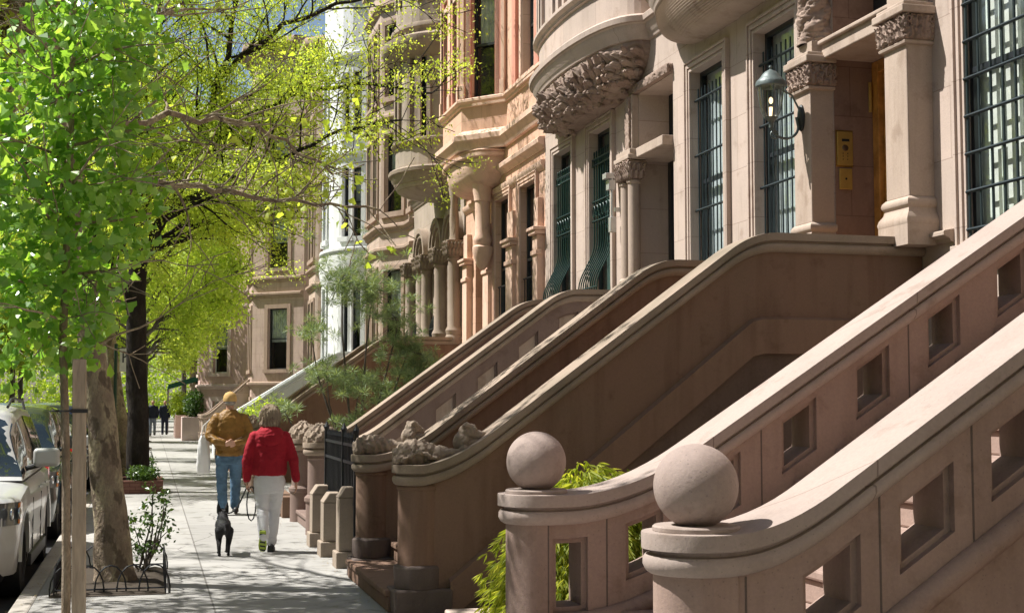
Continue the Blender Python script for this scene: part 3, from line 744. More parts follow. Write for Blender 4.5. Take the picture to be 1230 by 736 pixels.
def near_house(name_lab, y0, y1, mat, trim, door, wins, bay, group='terraced brownstone houses', top=14.2, gr=None, wz=(3.0, 5.8), wdp=.17, blind=BLIND, fold=.018, baymat=None, upper_blind=NET):
    """a parlour-floor house: door opening (a,b,zl,ztop) and windows on the flat wall, bay above"""
    h = thing('row_house', (XF, (y0 + y1) / 2, 0), name_lab, 'house', group)
    fr, L = frame((XF, y0), (XF, y1)); ops = []
    du0, du1 = door[0] - y0, door[1] - y0
    ops.append((du0, du1, FLZ, door[3], .55))
    for a, b in wins: ops.append((a - y0, b - y0, wz[0], wz[1], wdp)); ops.append((a - y0, b - y0, .55, 1.75, .15))
    m = MB(); wall_sheet(m, fr, L, -.1, 6.62, [o for o in ops]); 
    # upper wall
    bp = bay['path']; ua, ub = bp[0][1] - y0, bp[-1][1] - y0
    sidew = []
    if bay.get('side'): sidew = bay['side']
    ops2 = [(ua + .02, ub - .02, 6.62, 13.2, .3)]
    for zf in (7.6, 10.7):
        for (a, b) in sidew: ops2.append((a - y0, b - y0, zf, zf + 1.95, .2))
    wall_sheet(m, fr, L, 6.62, top, ops2)
    m.build('wall', mat, h, smooth=False)
    house_shell(h, y0, y1, XF, top, mat)
    for a, b in wins:
        window(h, fr, a - y0, b - y0, wz[0], wz[1], wdp, trim, .15, blind=blind, fold=fold, grille=gr[0] if gr else None, gmat=gr[1] if gr else IRON, bars=(1, 1))
        window(h, fr, a - y0, b - y0, .55, 1.75, .15, trim, .08, blind=NET, grille=None, fine=False)
    for zf in (7.6, 10.7):
        for (a, b) in sidew: window(h, fr, a - y0, b - y0, zf, zf + 1.95, .2, trim, .12, blind=upper_blind, fine=False)
    # belt course running along the wall and round the bay
    path = [(XF, y0 + .01)] + bp + [(XF, y1 - .01)]
    for pf in (bay.get('belt', [(.0, 6.60), (.03, 6.61), (.05, 6.68), (.10, 6.74), (.11, 6.80), (.16, 6.83), (.17, 6.90), (.14, 6.93), (0, 6.95)]), belt_prof(7.42, .1, .16), belt_prof(9.95, .12, .25), belt_prof(13.0, .15, .3)):
        bl = MB(); bl.mould(path, pf); bl.build('belt_course', trim, h, ang=40)
    cr = MB(); cr.mould([(XF, y0 + .01), (XF, y1 - .01)], cornice_prof(top - .75, .55, .75)); cr.build('cornice', trim, h, ang=40)
    # bay body with windows on its facets
    by = MB(); N = len(bp)
    for i in range(N - 1):
        f2, L2 = frame(bp[i], bp[i + 1])
        ws = bay['win'].get(i, [])
        ops3 = []
        for (a, b) in ws:
            for zf in (7.6, 10.7): ops3.append((a * L2, b * L2, zf, zf + 2.1, .16))
        wall_sheet(by, f2, L2, 6.93, 13.2, ops3)
        for (a, b) in ws:
            for zf in (7.6, 10.7): window(h, f2, a * L2, b * L2, zf, zf + 2.1, .16, bay.get('trim', trim), .0 if bay.get('bare') else .1, blind=upper_blind, fine=False, sill=False, blind_to=.5)
    for poly in (6.93, 13.25): by.poly([(x, y, poly) for x, y in bp])
    bo = by.build('bay_wall', baymat or mat, h, ang=50); 
    return h, fr

# --- house 2 : lamp, twisted shaft, brass intercom
def superell(yc, w, p, n=26, e=.75): return [(XF - p * max(0, math.sin(math.pi * k / n)) ** e, yc - w * math.cos(math.pi * k / n)) for k in range(n + 1)]
b2 = superell(14.4, 2.15, .6)
H2, fr2 = near_house('beige brownstone with blue-green barred windows, wooden door and a reeded bay overhead', 10.2, 16.5, ST_FAC, ST_FAC, (10.88, 12.28, 5.06, 6.1), [(13.05, 14.07), (14.95, 15.97)],
    dict(path=b2, win={7: [(.1, .9)], 8: [(.1, .9)], 12: [(.1, .9)], 13: [(.1, .9)], 17: [(.1, .9)], 18: [(.1, .9)]}), gr=(grille_straight, IRON_T))
m = MB(); bowl(m, b2, 6.1, 6.6, XF, 14.4, 44, .5, .05, rings=1); m.build('bay_corbel', ST_TRIM, H2, ang=70)
pier(H2, 6.3, 6.56, 10.49, 10.87, 3.0, 4.78, 6.6, ST_TRIM, ST_CARVE, 'pier right of the wooden door', upper='plain')
pier(H2, 6.3, 6.56, 12.29, 12.66, 3.0, 4.78, 6.6, ST_TRIM, ST_CARVE, 'pier behind the lantern with a twisted carved shaft above', upper='carved')
m = MB(); m.box(6.42, 7.04, 10.89, 12.27, 5.06, 5.2); m.box(6.38, 6.5, 10.88, 12.28, 5.2, 5.24); m.build('door_lintel', ST_TRIM, H2, smooth=False, bevel=.01)
front_door(H2, fr2, .69, 2.07, FLZ, 5.055, 6.1, .5)
m = MB(); m.box(6.552, 7.04, 12.272, 12.277, FLZ, 6.09); m.build('door_jamb', ST_JAMB, H2, smooth=False)
m = MB(); m.box(6.554, 7.04, 10.883, 10.888, FLZ, 6.09); m.build('door_jamb', ST_JAMB, H2, smooth=False)
m = MB(); m.box(7.0, 7.02, 10.9, 12.26, 5.2, 6.1); m.build('dark_transom', DARK, H2, smooth=False)  # near-black sheet; its colour stands for the shade inside the open transom
m = MB(); m.tube([(6.94, 12.25, 4.55), (6.94, 12.25, 4.85)], .018, 8); m.build('door_hinge', BRASS, H2)
for (a, b, z0, z1, kind) in ((6.55, 6.72, 4.0, 4.34, 'intercom'), (6.57, 6.71, 3.76, 3.97, 'bell_plate')):
    m = MB(); m.box(a + .02, b + .02, 12.252, 12.271, z0, z1); ic = m.build(kind, BRASS, H2, smooth=False, bevel=.006)
    if kind == 'intercom':
        m = MB(); m.box(a + .07, b - .02, 12.248, 12.2515, z1 - .1, z1 - .075); m.build('display', DARK, ic, smooth=False)
        m = MB(); m.ell((a + .105, 12.25, z1 - .165), (.035, .006, .032), 14, 8); m.build('speaker_disc', plain('bronze', (.16, .12, .08), .4, .8), ic)
        m = MB()
        for k in range(3):
            for j in range(2): m.ell((a + .08 + .05 * j, 12.25, z1 - .22 - .03 * k), (.006, .004, .006), 8, 5)
        m.build('button', DARK, ic)
        m = MB(); m.box(a + .05, b - .005, 12.2525, 12.2578, z0 + .07, z1 - .04); 
        m = MB(); m.box(a + .01, b + .03, 12.2712, 12.2718, z0 - .015, z1 + .015); m.build('back_plate', plain('aged_brass', (.4, .26, .08), .4, 1), ic, smooth=False)
    else:
        m = MB(); m.ell(((a + b) / 2 + .02, 12.249, (z0 + z1) / 2), (.012, .008, .012), 10, 6); m.build('button', DARK, ic)
# threshold strip at landing level, right of the door
m = MB(); m.mould([(XF, 10.21), (XF, 10.48)], belt_prof(3.0, .1, .1)); m.build('wall_ledge', ST_TRIM, H2)

# --- house 3 : green curly grilles, carved round bay
b3 = superell(19.75, 2.3, .6)
H3, fr3 = near_house('beige brownstone with dark green bellied window grilles under a richly carved round bay', 16.5, 22.64, ST_FAC, ST_FAC, (16.62, 17.92, 5.05, 5.95), [(19.08, 20.08), (21.05, 22.03)],
    dict(path=b3, win={7: [(.1, .9)], 8: [(.1, .9)], 12: [(.1, .9)], 13: [(.1, .9)], 17: [(.1, .9)], 18: [(.1, .9)]}), gr=(grille_belly, IRON_G), blind=plain('green_curtain', (.04, .10, .085), .8, var=.4, scale=5))
m = MB(); bowl(m, [b3[0]] + [tuple(Vector(b3[i]).lerp(Vector(b3[i + 1]), k / 6)) for i in range(len(b3) - 1) for k in range(1, 7)], 5.96, 6.6, XF, 19.75, 70, .5, .04)
pts = []
for v in m.v:
    p = Vector(v); q = Vector(((p.x - XF) , (p.y - 19.75), p.z - 6.6)); L = q.normalized()
    t = (p.z - 5.93) / .67
    wgt = .35 + .65 * min(1, max(0, (t - .05) * 3)); wgt *= 0 if t > .97 else 1
    qq = Vector((p.x, p.y, p.z)) + noise.noise_vector(p * 5) * .14; th_ = math.atan2(q.y, -q.x); cur = math.sin(th_ * 11 + 2.6 * math.sin(t * 7 + th_ * 5) + 2 * noise.noise(p * 4)); cur2 = math.sin(th_ * 26 + t * 16 * (1 if cur > 0 else -1))
    pts.append(tuple(p + L * ((carved(qq, .014, 12) + .006 * cur2 + carved(p, .008, 30)) * wgt)))
m.v = pts
rb_ = random.Random(3)
for row in range(6):                                    # rows of curling leaves with scrolls between them
    t = .16 + .125 * row; s_ = math.sin(t * math.pi / 2) ** .5 * .96 + .04; z = 5.96 + .64 * (1 - math.cos(t * math.pi / 2)); cnt = int(7 + 26 * s_)
    for k in range(cnt):
        a = math.pi * (k + .5 * (row % 2) + .3) / cnt
        if a > math.pi * .99: continue
        px_, py_ = -.6 * max(0, math.sin(a)) ** .75 * s_, -2.3 * math.cos(a) * s_; p = Vector((XF + px_, 19.75 + py_, z)); n_ = Vector((px_ / .36, py_ / 5.3, (z - 6.6) / .41 * 1.2)).normalized()
        tw = Vector((rb_.uniform(-.5, .5), rb_.uniform(-.9, .9), 1))
        acanthus(m, p, n_, tw, rb_.uniform(.17, .25), rb_.uniform(.10, .15), .32)
        if k % 2: scroll(m, p + n_ * .03 + Vector((0, rb_.uniform(-.05, .05), .05)), n_, tw, rb_.uniform(.04, .07), .014, 1.5, rb_.choice((-1, 1)))
m.build('bay_corbel', ST_CARVE, H3, ang=60)
m = MB(); m.box(6.4, 7.1, 16.63, 17.91, 5.0, 5.13); m.build('door_lintel', ST_TRIM, H3, smooth=False, bevel=.01)
carved_block('carved_frieze', H3, 6.47, 6.56, 16.62, 18.1, 5.96, 6.08, ST_CARVE, .025, 26, .02)
m = MB(); m.box(6.45, 6.56, 17.94, 18.2, 5.14, 5.95)
m.build('jamb_pilaster', ST_TRIM, H3, smooth=False, bevel=.01)
carved_block('carved_panel', H3, 6.42, 6.5, 17.98, 18.12, 5.15, 5.92, ST_CARVE, .02, 26, .02)
for yy, lab in ((18.08, None), (17.78, None)):
    m = MB(); m.lathe([(.12, 3.0), (.12, 3.25), (.1, 3.27), (.115, 3.3), (.115, 3.33), (.085, 3.37), (.085, 4.66), (.1, 4.67), (.1, 4.7), (.085, 4.71)], 6.42, yy, 20); c = m.build('colonnette', ST_TRIM, H3)
    carved_block('capital', c, 6.30, 6.54, yy - .11, yy + .11, 4.71, 4.98, ST_CARVE, .03, 24, .015, taper=.3)
m = MB(); m.box(6.28, 6.57, 17.62, 18.24, 4.985, 5.05); m.box(6.31, 6.57, 17.64, 18.22, 5.052, 5.13); m.build('abacus', ST_TRIM, H3, smooth=False, bevel=.01)
front_door(H3, fr3, .13, 1.41, FLZ, 5.0, 5.95, .5, SASH)
m = MB(); m.box(6.99, 7.01, 16.64, 17.9, 5.14, 5.95); m.build('dark_transom', DARK, H3, smooth=False)  # opaque black painted in for the unlit opening above the door
m = MB(); m.tube([(6.42, 18.72, 4.1), (6.42, 18.72, 4.95)], .022, 8); m.box(6.32, 6.52, 18.69, 18.86, 4.88, 4.96); m.box(6.38, 6.47, 18.67, 18.77, 4.1, 4.32); m.box(6.46, 6.55, 18.69, 18.75, 4.4, 4.46); m.box(6.37, 6.47, 18.7, 18.84, 4.72, 4.86)
m.build('wall_bracket', plain('pale_metal', (.5, .5, .48), .4, .5), H3, bevel=.005)

# --- house 1 : big gridded window at the right edge
b1 = superell(8.2, 2.1, .6)
H1, fr1 = near_house('nearest house, at the right edge, tall white-framed window behind an iron grid', 4.15, 10.2, ST_FAC, ST_FAC, (4.75, 6.1, 5.06, 6.1), [(8.22, 9.96)],
    dict(path=b1, win={7: [(.1, .9)], 12: [(.1, .9)], 13: [(.1, .9)], 18: [(.1, .9)]}), gr=None, wz=(2.95, 5.85), blind=BLINDW, fold=.003, wdp=.08)
m = MB(); bowl(m, b1, 6.02, 6.6, XF, 8.2, 30, .5, .05, rings=1); m.build('bay_corbel', ST_TRIM, H1, ang=70)
front_door(H1, fr1, .6, 1.95, FLZ, 5.05, 6.1, .5)
m = MB(); m.box(6.5, 7.04, 4.77, 6.08, 5.06, 5.2); m.build('door_lintel', ST_TRIM, H1, smooth=False)
w1 = [o for o in H1.children if o.name.startswith('window')][0]
grille_grid(w1, fr1, 8.22 - 4.15, 9.96 - 4.15, 2.95, 5.85, .08, IRON_T)
m = MB()                                              # white casements with small panes
for a, b in ((4.12, 4.9), (4.95, 5.25), (5.3, 5.55)):
    o0, o1 = -.085, -.052
    m.obox(fr1, a, a + .06, o0, o1, 3.0, 5.8); m.obox(fr1, b - .06, b, o0, o1, 3.0, 5.8)
    for k in range(5): m.obox(fr1, a + .06, b - .06, o0, o1, 3.0 + k * .69, 3.0 + k * .69 + .04)
m.build('casement', SASHW, w1, smooth=False)

# --- house 4 : salmon, three-sided bay, pilasters
def ledge_prof4(z): return [(0, z), (.02, z), (.04, z + .05), (.12, z + .1), (.13, z + .17), (.1, z + .2), (0, z + .21)]
b4 = [(XF, 25.3), (5.84, 26.12), (5.84, 27.88), (XF, 28.7)]
H4, fr4 = near_house('salmon and peach sandstone house with a three-sided bay on a bowl-shaped corbel', 22.64, 28.85, ST_FAC4, ST_TRIM4, (27.0, 27.9, 5.0, 5.0), [(23.2, 24.25), (25.05, 26.15)],
    dict(path=b4, win={0: [(.22, .78)], 1: [(.12, .44), (.56, .88)], 2: [(.22, .78)]}, side=[(23.2, 24.1)], belt=[(0, 6.55), (.06, 6.56), (.1, 6.68), (.16, 6.74), (.16, 6.84), (.12, 6.87), (0, 6.95)]), wz=(2.9, 5.6), gr=(grille_rail, IRON), blind=plain('dim_curtain', (.1, .12, .11), .8), baymat=ST_FAC4, upper_blind=NET)
m = MB(); m.mould(flat_path(22.66, 28.84), ledge_prof4(6.05)); m.build('belt_course', ST_TRIM4, H4, ang=40)
for i, (p, q) in enumerate(zip(b4, b4[1:])):           # rose piers of the bay
    f2, L2 = frame(p, q); m = MB()
    us = (.0, L2) if i != 1 else (.0, L2 * .5, L2)
    for u in us: m.obox(f2, max(0.01, u - .1), min(L2 - .01, u + .1), 0, .07, 7.56, 12.9); m.obox(f2, max(0.01, u - .12), min(L2 - .01, u + .12), 0, .09, 7.58, 7.86)
    m.build('bay_pier', ST_TRIM4, H4, smooth=False, bevel=.008)
    m = MB()
    for u in us:
        for s in (-1, 1):
            a, b = sorted((u + s * .11, u + s * .25)); a = max(a, .01); b = min(b, L2 - .01)
            if b > a: m.obox(f2, a, b, 0, .05, 7.6, 12.9)
    m.build('bay_pilaster', ST_PIER4, H4, smooth=False)
m = MB()
for y in (22.95, 24.5): m.box(6.47, 6.56, y - .13, y + .13, 7.55, 12.9)
m.build('wall_pier', ST_PIER4, H4, smooth=False)
m = MB(); bowl(m, superell(27.0, 1.45, .72, 24, .6), 5.85, 6.42, XF, 27.0, 26, .5, .1); m.displace(.012, 25)
m.build('bay_corbel', ST_TRIM4, H4, ang=80)
m = MB(); m.mould(superell(27.0, 1.48, .74, 24, .6), [(0, 6.4), (.05, 6.42), (.05, 6.48), (.02, 6.5), (.06, 6.53), (0, 6.56)])
for k in range(26): y = 25.7 + .1 * k; xx = 6.55 - .74 * max(0, 1 - ((y - 27) / 1.48) ** 2) ** .3; m.box(xx - .06, xx + .02, y, y + .055, 6.43, 6.49)
m.build('dentil_band', ST_TRIM4, H4, ang=50)
m = MB(); m.lathe([(.04, 4.25), (.1, 4.32), (.17, 4.5), (.2, 4.62), (.2, 4.7), (.15, 4.74), (.18, 4.82), (.18, 4.88), (.145, 4.95), (.15, 5.6), (.17, 5.62), (.17, 5.68), (.2, 5.86), (.22, 5.98)], 6.3, 26.25, 24); m.build('half_column', ST_TRIM4, H4)
for y0, y1 in ((22.72, 23.02), (24.42, 24.9), (26.3, 26.75), (28.2, 28.6)):
    m = MB(); m.box(6.42, 6.56, y0, y1, 0, 4.55); c = m.build('pilaster', ST_TRIM4, H4, smooth=False, bevel=.01)
    m = MB(); m.box(6.39, 6.5, y0 - .03, y1 + .03, 4.2, 4.28); m.build('pilaster_band', ST_TRIM4, c, smooth=False, bevel=.01)
    m = MB(); m.box(6.36, 6.56, y0 - .06, y1 + .06, 4.552, 4.62); m.box(6.33, 6.56, y0 - .09, y1 + .09, 4.622, 4.68); m.box(6.44, 6.56, y0 + .03, y1 - .03, 4.682, 5.2); m.build('pilaster_cap', ST_TRIM4, c, smooth=False, bevel=.01)
m = MB(); m.mould(flat_path(22.66, 28.84), [(0, 5.68), (.03, 5.7), (.08, 5.78), (.08, 5.84), (0, 5.86)]); m.build('string_course', ST_TRIM4, H4)

# --- house 5 : grey-brown, arches below a round tower bay
def arch_ring(mb, fr, uc, zc, r0, r1, o0, o1, n=16):
    rows = []
    for k in range(n + 1):
        a = math.pi * k / n; c, s_ = math.cos(a), math.sin(a)
        rows.append([P3(fr, uc + r0 * c, o0, zc + r0 * s_), P3(fr, uc + r0 * c, o1, zc + r0 * s_), P3(fr, uc + r1 * c, o1, zc + r1 * s_), P3(fr, uc + r1 * c, o0, zc + r1 * s_)])
    mb.grid(rows, True, True, True)
b5 = superell(31.0, 1.35, 1.15, 16, 1.0)
H5, fr5 = near_house('grey-brown house with carved round arches below and a curved tower bay', 28.85, 34.9, ST_FAC5, ST_TRIM5, (29.0, 29.9, 5.2, 5.2), [(30.9, 31.7), (32.9, 33.8)],
    dict(path=b5, win={3: [(.05, .95)], 4: [(.05, .95)], 7: [(.1, .9)], 11: [(.05, .95)], 12: [(.05, .95)]}, side=[(33.1, 34.0)]), wz=(2.9, 5.0), gr=(grille_belly, IRON), blind=NET)
for uc in (.9, 2.45, 4.5):
    m = MB()
    for r0, r1, o in ((.42, .5, .1), (.52, .6, .16), (.62, .74, .2)): arch_ring(m, fr5, uc, 5.2, r0, r1, -.05, o)
    m.displace(.008, 18); m.build('arch', ST_CARVE2, H5, ang=50)
for uc in (.15, 1.65, 3.2, 3.75, 5.3):
    cx = XF - .22; cy = 28.85 + uc
    m = MB(); m.lathe([(.2, 2.9), (.2, 3.05), (.17, 3.1), (.19, 3.2), (.14, 3.3), (.13, 4.7), (.16, 4.74), (.14, 4.8)], cx, cy, 16); c = m.build('column', ST_TRIM5, H5)
    carved_block('capital', c, cx - .2, XF, cy - .2, cy + .2, 4.8, 5.15, ST_CARVE2, .03, 18, .03, taper=.3)
    if uc < 1: m = MB(); m.lathe([(.12, 5.16), (.1, 5.25), (.11, 5.6), (.08, 6.0), (.13, 6.3), (.03, 6.55)], cx, cy, 12); m.displace(.02, 14); m.build('pinnacle', ST_CARVE2, c)
m = MB(); bowl(m, b5, 6.36, 6.6, XF, 31.0, 16, .5, .08); m.build('bay_corbel', ST_FAC5, H5, ang=60)
m = MB(); m.mould(b5, [(0, 9.4), (.05, 9.42), (.12, 9.5), (.28, 9.6), (.34, 9.72), (.34, 9.85), (.25, 9.9), (0, 10.0)]); m.build('bay_cornice', ST_TRIM5, H5)
# --- further houses, generic
def far_house(label, y0, y1, xf, mat, trim, bay, wcols, top=14.0, sgn=1, group='terraced brownstone houses', blind=NET, sashm=SASH, sidewin=False, arch=.12, floors=((.5, 1.7), (2.9, 5.2), (6.75, 8.9), (9.9, 11.9)), gr=True):
    h = thing('row_house', (xf, (y0 + y1) / 2, 0), label, 'house', group)
    if sgn > 0: path = [(xf, y0 + .01)] + bay + [(xf, y1 - .01)]
    else: path = [(xf, y1 - .01)] + bay + [(xf, y0 + .01)]
    m = MB(); fine = False
    for i, (p, q) in enumerate(zip(path, path[1:])):
        f2, L2 = frame(p, q)
        if L2 < .02: continue
        ops = []; ws = wcols.get(i, [])
        for (a, b) in ws:
            for (z0, z1) in floors: ops.append((a * L2, b * L2, z0, z1, .16))
        wall_sheet(m, f2, L2, -.1, top, ops)
        for (a, b) in ws:
            for k, (z0, z1) in enumerate(floors):
                window(h, f2, a * L2, b * L2, z0, z1, .16, trim, arch, blind=blind, fine=False, blind_to=.45 if k else .2, sash=sashm)
    m.build('wall', mat, h, smooth=False)
    house_shell(h, y0, y1, xf, top, mat, sgn)
    for z in (2.2, 5.6, 6.2, 9.2, 12.3): bl = MB(); bl.mould(path, belt_prof(z, .13, .22)); bl.build('belt_course', trim, h, ang=40)
    cr = MB(); cr.mould(path, cornice_prof(top - .75, .5, .75))
    cr.poly([(x, y, top) for x, y in path]); cr.build('cornice', trim, h, ang=40)
    return h
def b3s(xf, yc, w, p, k=.5, sgn=1):
    pts = [(xf, yc - w), (xf - sgn * p, yc - w * k), (xf - sgn * p, yc + w * k), (xf, yc + w)]
    return pts if sgn > 0 else pts[::-1]
W3 = {1: [(.2, .8)], 2: [(.1, .42), (.58, .9)], 3: [(.2, .8)]}
far_house('tan house with an angular bay, between the tower bay and the white house', 34.9, 41.0, XF, ST_FAC6, ST_TRIM6, b3s(XF, 37.9, 2.2, .6), {**W3, 0: [(.25, .75)]}, blind=NET)
rb = [(XF - 1.25 * math.sin(math.pi * k / 12), 43.8 - 2.1 * math.cos(math.pi * k / 12)) for k in range(13)]
hw_ = far_house('white painted house with a round bay', 41.0, 47.0, XF, ST_WHITE, ST_WHITE, rb, {2: [(.08, .92)], 3: [(.15, .9)], 6: [(.1, .9)], 7: [(.1, .9)], 10: [(.1, .9)]}, top=15.5)
m = MB(); bowl(m, [(XF + (x - XF) * 1.12, 43.8 + (y - 43.8) * 1.1) for x, y in rb], 5.0, 6.2, XF, 43.8, 12, .5, .5); m.build('bay_corbel', ST_WHITE, hw_, ang=60)
far_house('umber brown house with heavy carved brackets, past the white house', 47.0, 51.6, XF, ST_FAC6, ST_TRIM6, b3s(XF, 49.3, 2.0, 1.0), {**W3}, top=14.5)
far_house('tan house standing forward, its broad angled bay facing down the pavement', 51.6, 58.0, 5.5, stone('facade_rosetan', (.56, .42, .355), .4, (1.1, .5), streak=.3), ST_TRIM6, b3s(5.5, 54.4, 2.75, 1.75, .35), {1: [(.3, .68)], 2: [(.1, .42), (.58, .9)], 3: [(.2, .8)]}, top=15.5, arch=.16)
far_house('pale pink house with white window surrounds and a forward bay', 58.0, 66.0, 4.0, ST_PINK, ST_PINKT, b3s(4.0, 62.6, 3.3, 1.9, .4), {1: [(.42, .72)], 2: [(.1, .42), (.58, .9)], 3: [(.2, .8)]}, top=14.5, arch=.2, sashm=SASHW)
far_house('red brick house with dark trim past the pink house', 66.0, 74.0, 3.6, stone('facade_red', (.34, .17, .13), .3, (.4, .12)), ST_TRIM6, b3s(3.6, 70, 2.2, .9), W3, top=16)
far_house('grey stone house at the far end of the row', 74.0, 84.0, 3.6, ST_FAC5, ST_TRIM5, b3s(3.6, 79, 2.5, .9), W3, top=15)
far_house('tan apartment house closing the row', 84.0, 110.0, 3.6, ST_FAC6, ST_TRIM6, b3s(3.6, 97, 4, .9), {0: [(.1, .2), (.4, .5), (.7, .8)], 1: [(.2, .8)], 2: [(.1, .42), (.58, .9)], 3: [(.2, .8)], 4: [(.1, .2), (.4, .5), (.7, .8)]}, top=19)
opp = [('cream house opposite, over the second parked row', ST_FAC), ('red brick house across the street', MATS['facade_red']), ('brown house across the street beside the red one', ST_FAC6), ('grey house across the street', ST_FAC5), ('pink house across the street', ST_PINK), ('tall tan block at the far left end of the street', ST_FAC6)]
for k, (lb, mt) in enumerate(opp):
    y0 = 62 + k * 11
    far_house(lb, y0, y0 + 11, -15.5, mt, ST_TRIM, b3s(-15.5, y0 + 5.5, 3, 1, .5, -1), {0: [(.3, .7)], 1: [(.2, .8)], 2: [(.1, .42), (.58, .9)], 3: [(.2, .8)], 4: [(.3, .7)]}, top=14 + (k % 3), sgn=-1, group='houses across the street', floors=((2.9, 5.2), (6.75, 8.9), (9.9, 11.9)))

for k in range(9):                                     # the street goes on behind and opposite the camera
    y0 = -37 + k * 11
    lb = ['plain tan house across the street, %s' % w_ for w_ in ('nearest', 'second', 'third', 'fourth', 'fifth', 'sixth', 'seventh', 'eighth', 'ninth')][k]
    far_house(lb + ' of the near row', y0, y0 + 11, -15.5, opp[(k * 2 + 1) % 6][1], ST_TRIM, b3s(-15.5, y0 + 5.5, 3, 1, .5, -1), {1: [(.2, .8)], 2: [(.1, .42), (.58, .9)], 3: [(.2, .8)]}, top=14 + (k % 3), sgn=-1, group='houses across the street', floors=((2.9, 5.2), (6.75, 8.9)))
for k in range(3):
    y0 = -16.3 + k * 6.8
    far_house('brownstone standing behind the camera, %s of three' % ('farthest', 'middle', 'nearest')[k], y0, y0 + 6.8, XF, ST_FAC6, ST_TRIM6, b3s(XF, y0 + 4, 2.2, .7), {2: [(.1, .42), (.58, .9)]}, top=14, floors=((2.9, 5.2),))
# ------------------------------------------------------------------ wall lantern
LM = plain('verdigris_metal', (.12, .15, .145), .5, .3, bump=.2)
L = thing('wall_lantern', (6.29, 12.47, 4.5), 'blue-green metal lantern with a clear glass bowl on the pier beside the wooden door', 'lantern')
lx, ly = 6.0, 12.47
m = MB(); m.lathe([(.001, 4.955), (.013, 4.95), (.016, 4.935), (.008, 4.92), (.02, 4.91), (.05, 4.895), (.075, 4.87), (.085, 4.855), (.1, 4.835), (.125, 4.81), (.132, 4.795), (.132, 4.765), (.124, 4.76), (.1, 4.755), (.001, 4.755)], lx, ly, 32); m.build('lamp_cap', LM, L)
m = MB(); m.lathe([(.112, 4.755), (.112, 4.72), (.1, 4.62), (.08, 4.54), (.055, 4.49), (.03, 4.475)], lx, ly, 24); m.build('lamp_glass', glass('lamp_glass', (.97, .97, .95)), L)
m = MB()
for k in range(6):
    a = k * math.pi / 3 + .3; m.tube([(lx + r * math.cos(a), ly + r * math.sin(a), z) for r, z in ((.116, 4.76), (.114, 4.72), (.102, 4.62), (.082, 4.54), (.056, 4.487))], .005, 6)
m.lathe([(.058, 4.492), (.05, 4.475), (.03, 4.46), (.02, 4.44), (.02, 4.4), (.001, 4.395)], lx, ly, 16); m.build('lamp_frame', LM, L)
m = MB(); m.tube([(lx, ly, 4.46), (lx, ly, 4.58)], .018, 8); m.ell((lx, ly, 4.64), (.018, .018, .03), 14, 10); m.build('bulb', plain('warm_bulb', (1, .85, .6), .3, emis=((1, .7, .38), 1.3)), L)
m = MB(); pts = []
for k in range(15): a = math.pi * (1 + k / 14 * 1.0); pts.append((lx + .13 + .13 * math.cos(a), ly, 4.42 + .11 * math.sin(a)))
m.tube(pts + [(6.24, ly, 4.5), (6.29, ly, 4.5)], .012, 8)
m.tube([(lx + .03 + .035 * math.cos(a * .6), ly, 4.34 + .035 * math.sin(a * .6)) for a in range(11)], .008, 6)
m.tube([(6.12, ly, 4.735), (6.2, ly, 4.7), (6.28, ly, 4.56)], .009, 6); m.build('scroll_arm', LM, L)
m = MB(); m.lathe([(.001, 0), (.05, 0), (.06, .02), (.055, .05)], 0, 0, 20)
m = MB(); m.ell((6.288, ly, 4.5), (.028, .055, .12), 20, 14); m.build('wall_plate', plain('dark_bronze', (.03, .035, .035), .5, .3), L)

L.scale = (1.14, 1.14, 1.14)
# ------------------------------------------------------------------ areaway: gate, piers, kerbs
F = thing('iron_gate', (2.0, 15, 0), 'black iron gate with spiked bars between the carved lion newel and the stone piers', 'gate')
m = MB()
ys = [13.75 + .105 * k for k in range(22)]
for y in ys: m.box(1.99, 2.01, y - .01, y + .01, .2 if y < 14.7 else .5, 1.27); m.lathe([(.012, 1.27), (.016, 1.29), (.001, 1.36)], 2.0, y, 6)
m.build('bars', IRON, F, smooth=False)
m = MB()
for z in (.62, 1.02, 1.2): m.box(1.985, 2.015, 13.7, 16.08, z, z + .03)
m.build('rail', IRON, F, smooth=False)
for y in (13.72, 14.62, 16.1): m = MB(); m.box(1.978, 2.022, y - .022, y + .022, 0, 1.34); m.lathe([(.028, 1.34), (.034, 1.37), (.014, 1.41), (.001, 1.44)], 2.0, y, 10); m.build('post', IRON, F, smooth=False)
def low_pier(x, y, h_, lab, w=.13):
    m = MB(); m.box(x - w - .03, x + w + .03, y - w - .03, y + w + .03, -.01, .16); m.box(x - w, x + w, y - w, y + w, .16, h_ - .1)
    n = len(m.v); a = w + .005
    m.v += [(x - a, y - a, h_ - .1), (x + a, y - a, h_ - .1), (x + a, y + a, h_ - .1), (x - a, y + a, h_ - .1), (x - a * .5, y - a, h_), (x + a * .5, y - a, h_), (x + a * .5, y + a, h_), (x - a * .5, y + a, h_)]
    m.f += [(n, n + 1, n + 5, n + 4), (n + 1, n + 2, n + 6, n + 5), (n + 2, n + 3, n + 7, n + 6), (n + 3, n, n + 4, n + 7), (n + 4, n + 5, n + 6, n + 7)]
    tag(m.build('stone_pier', stone('pier_stone', (.33, .27, .215), .5, bump=.5), None, base=(x, y, 0), smooth=False, bevel=.012), lab, 'pier', 'low stone piers of the areaway')
low_pier(1.97, 13.95, .8, 'low stone pier next to the lion newel, nearest of three', .12)
low_pier(1.95, 15.0, .68, 'low hip-topped stone pier under the black iron gate, middle of three')
low_pier(1.95, 16.05, .7, 'low stone pier next to the domed newel of the third stoop')
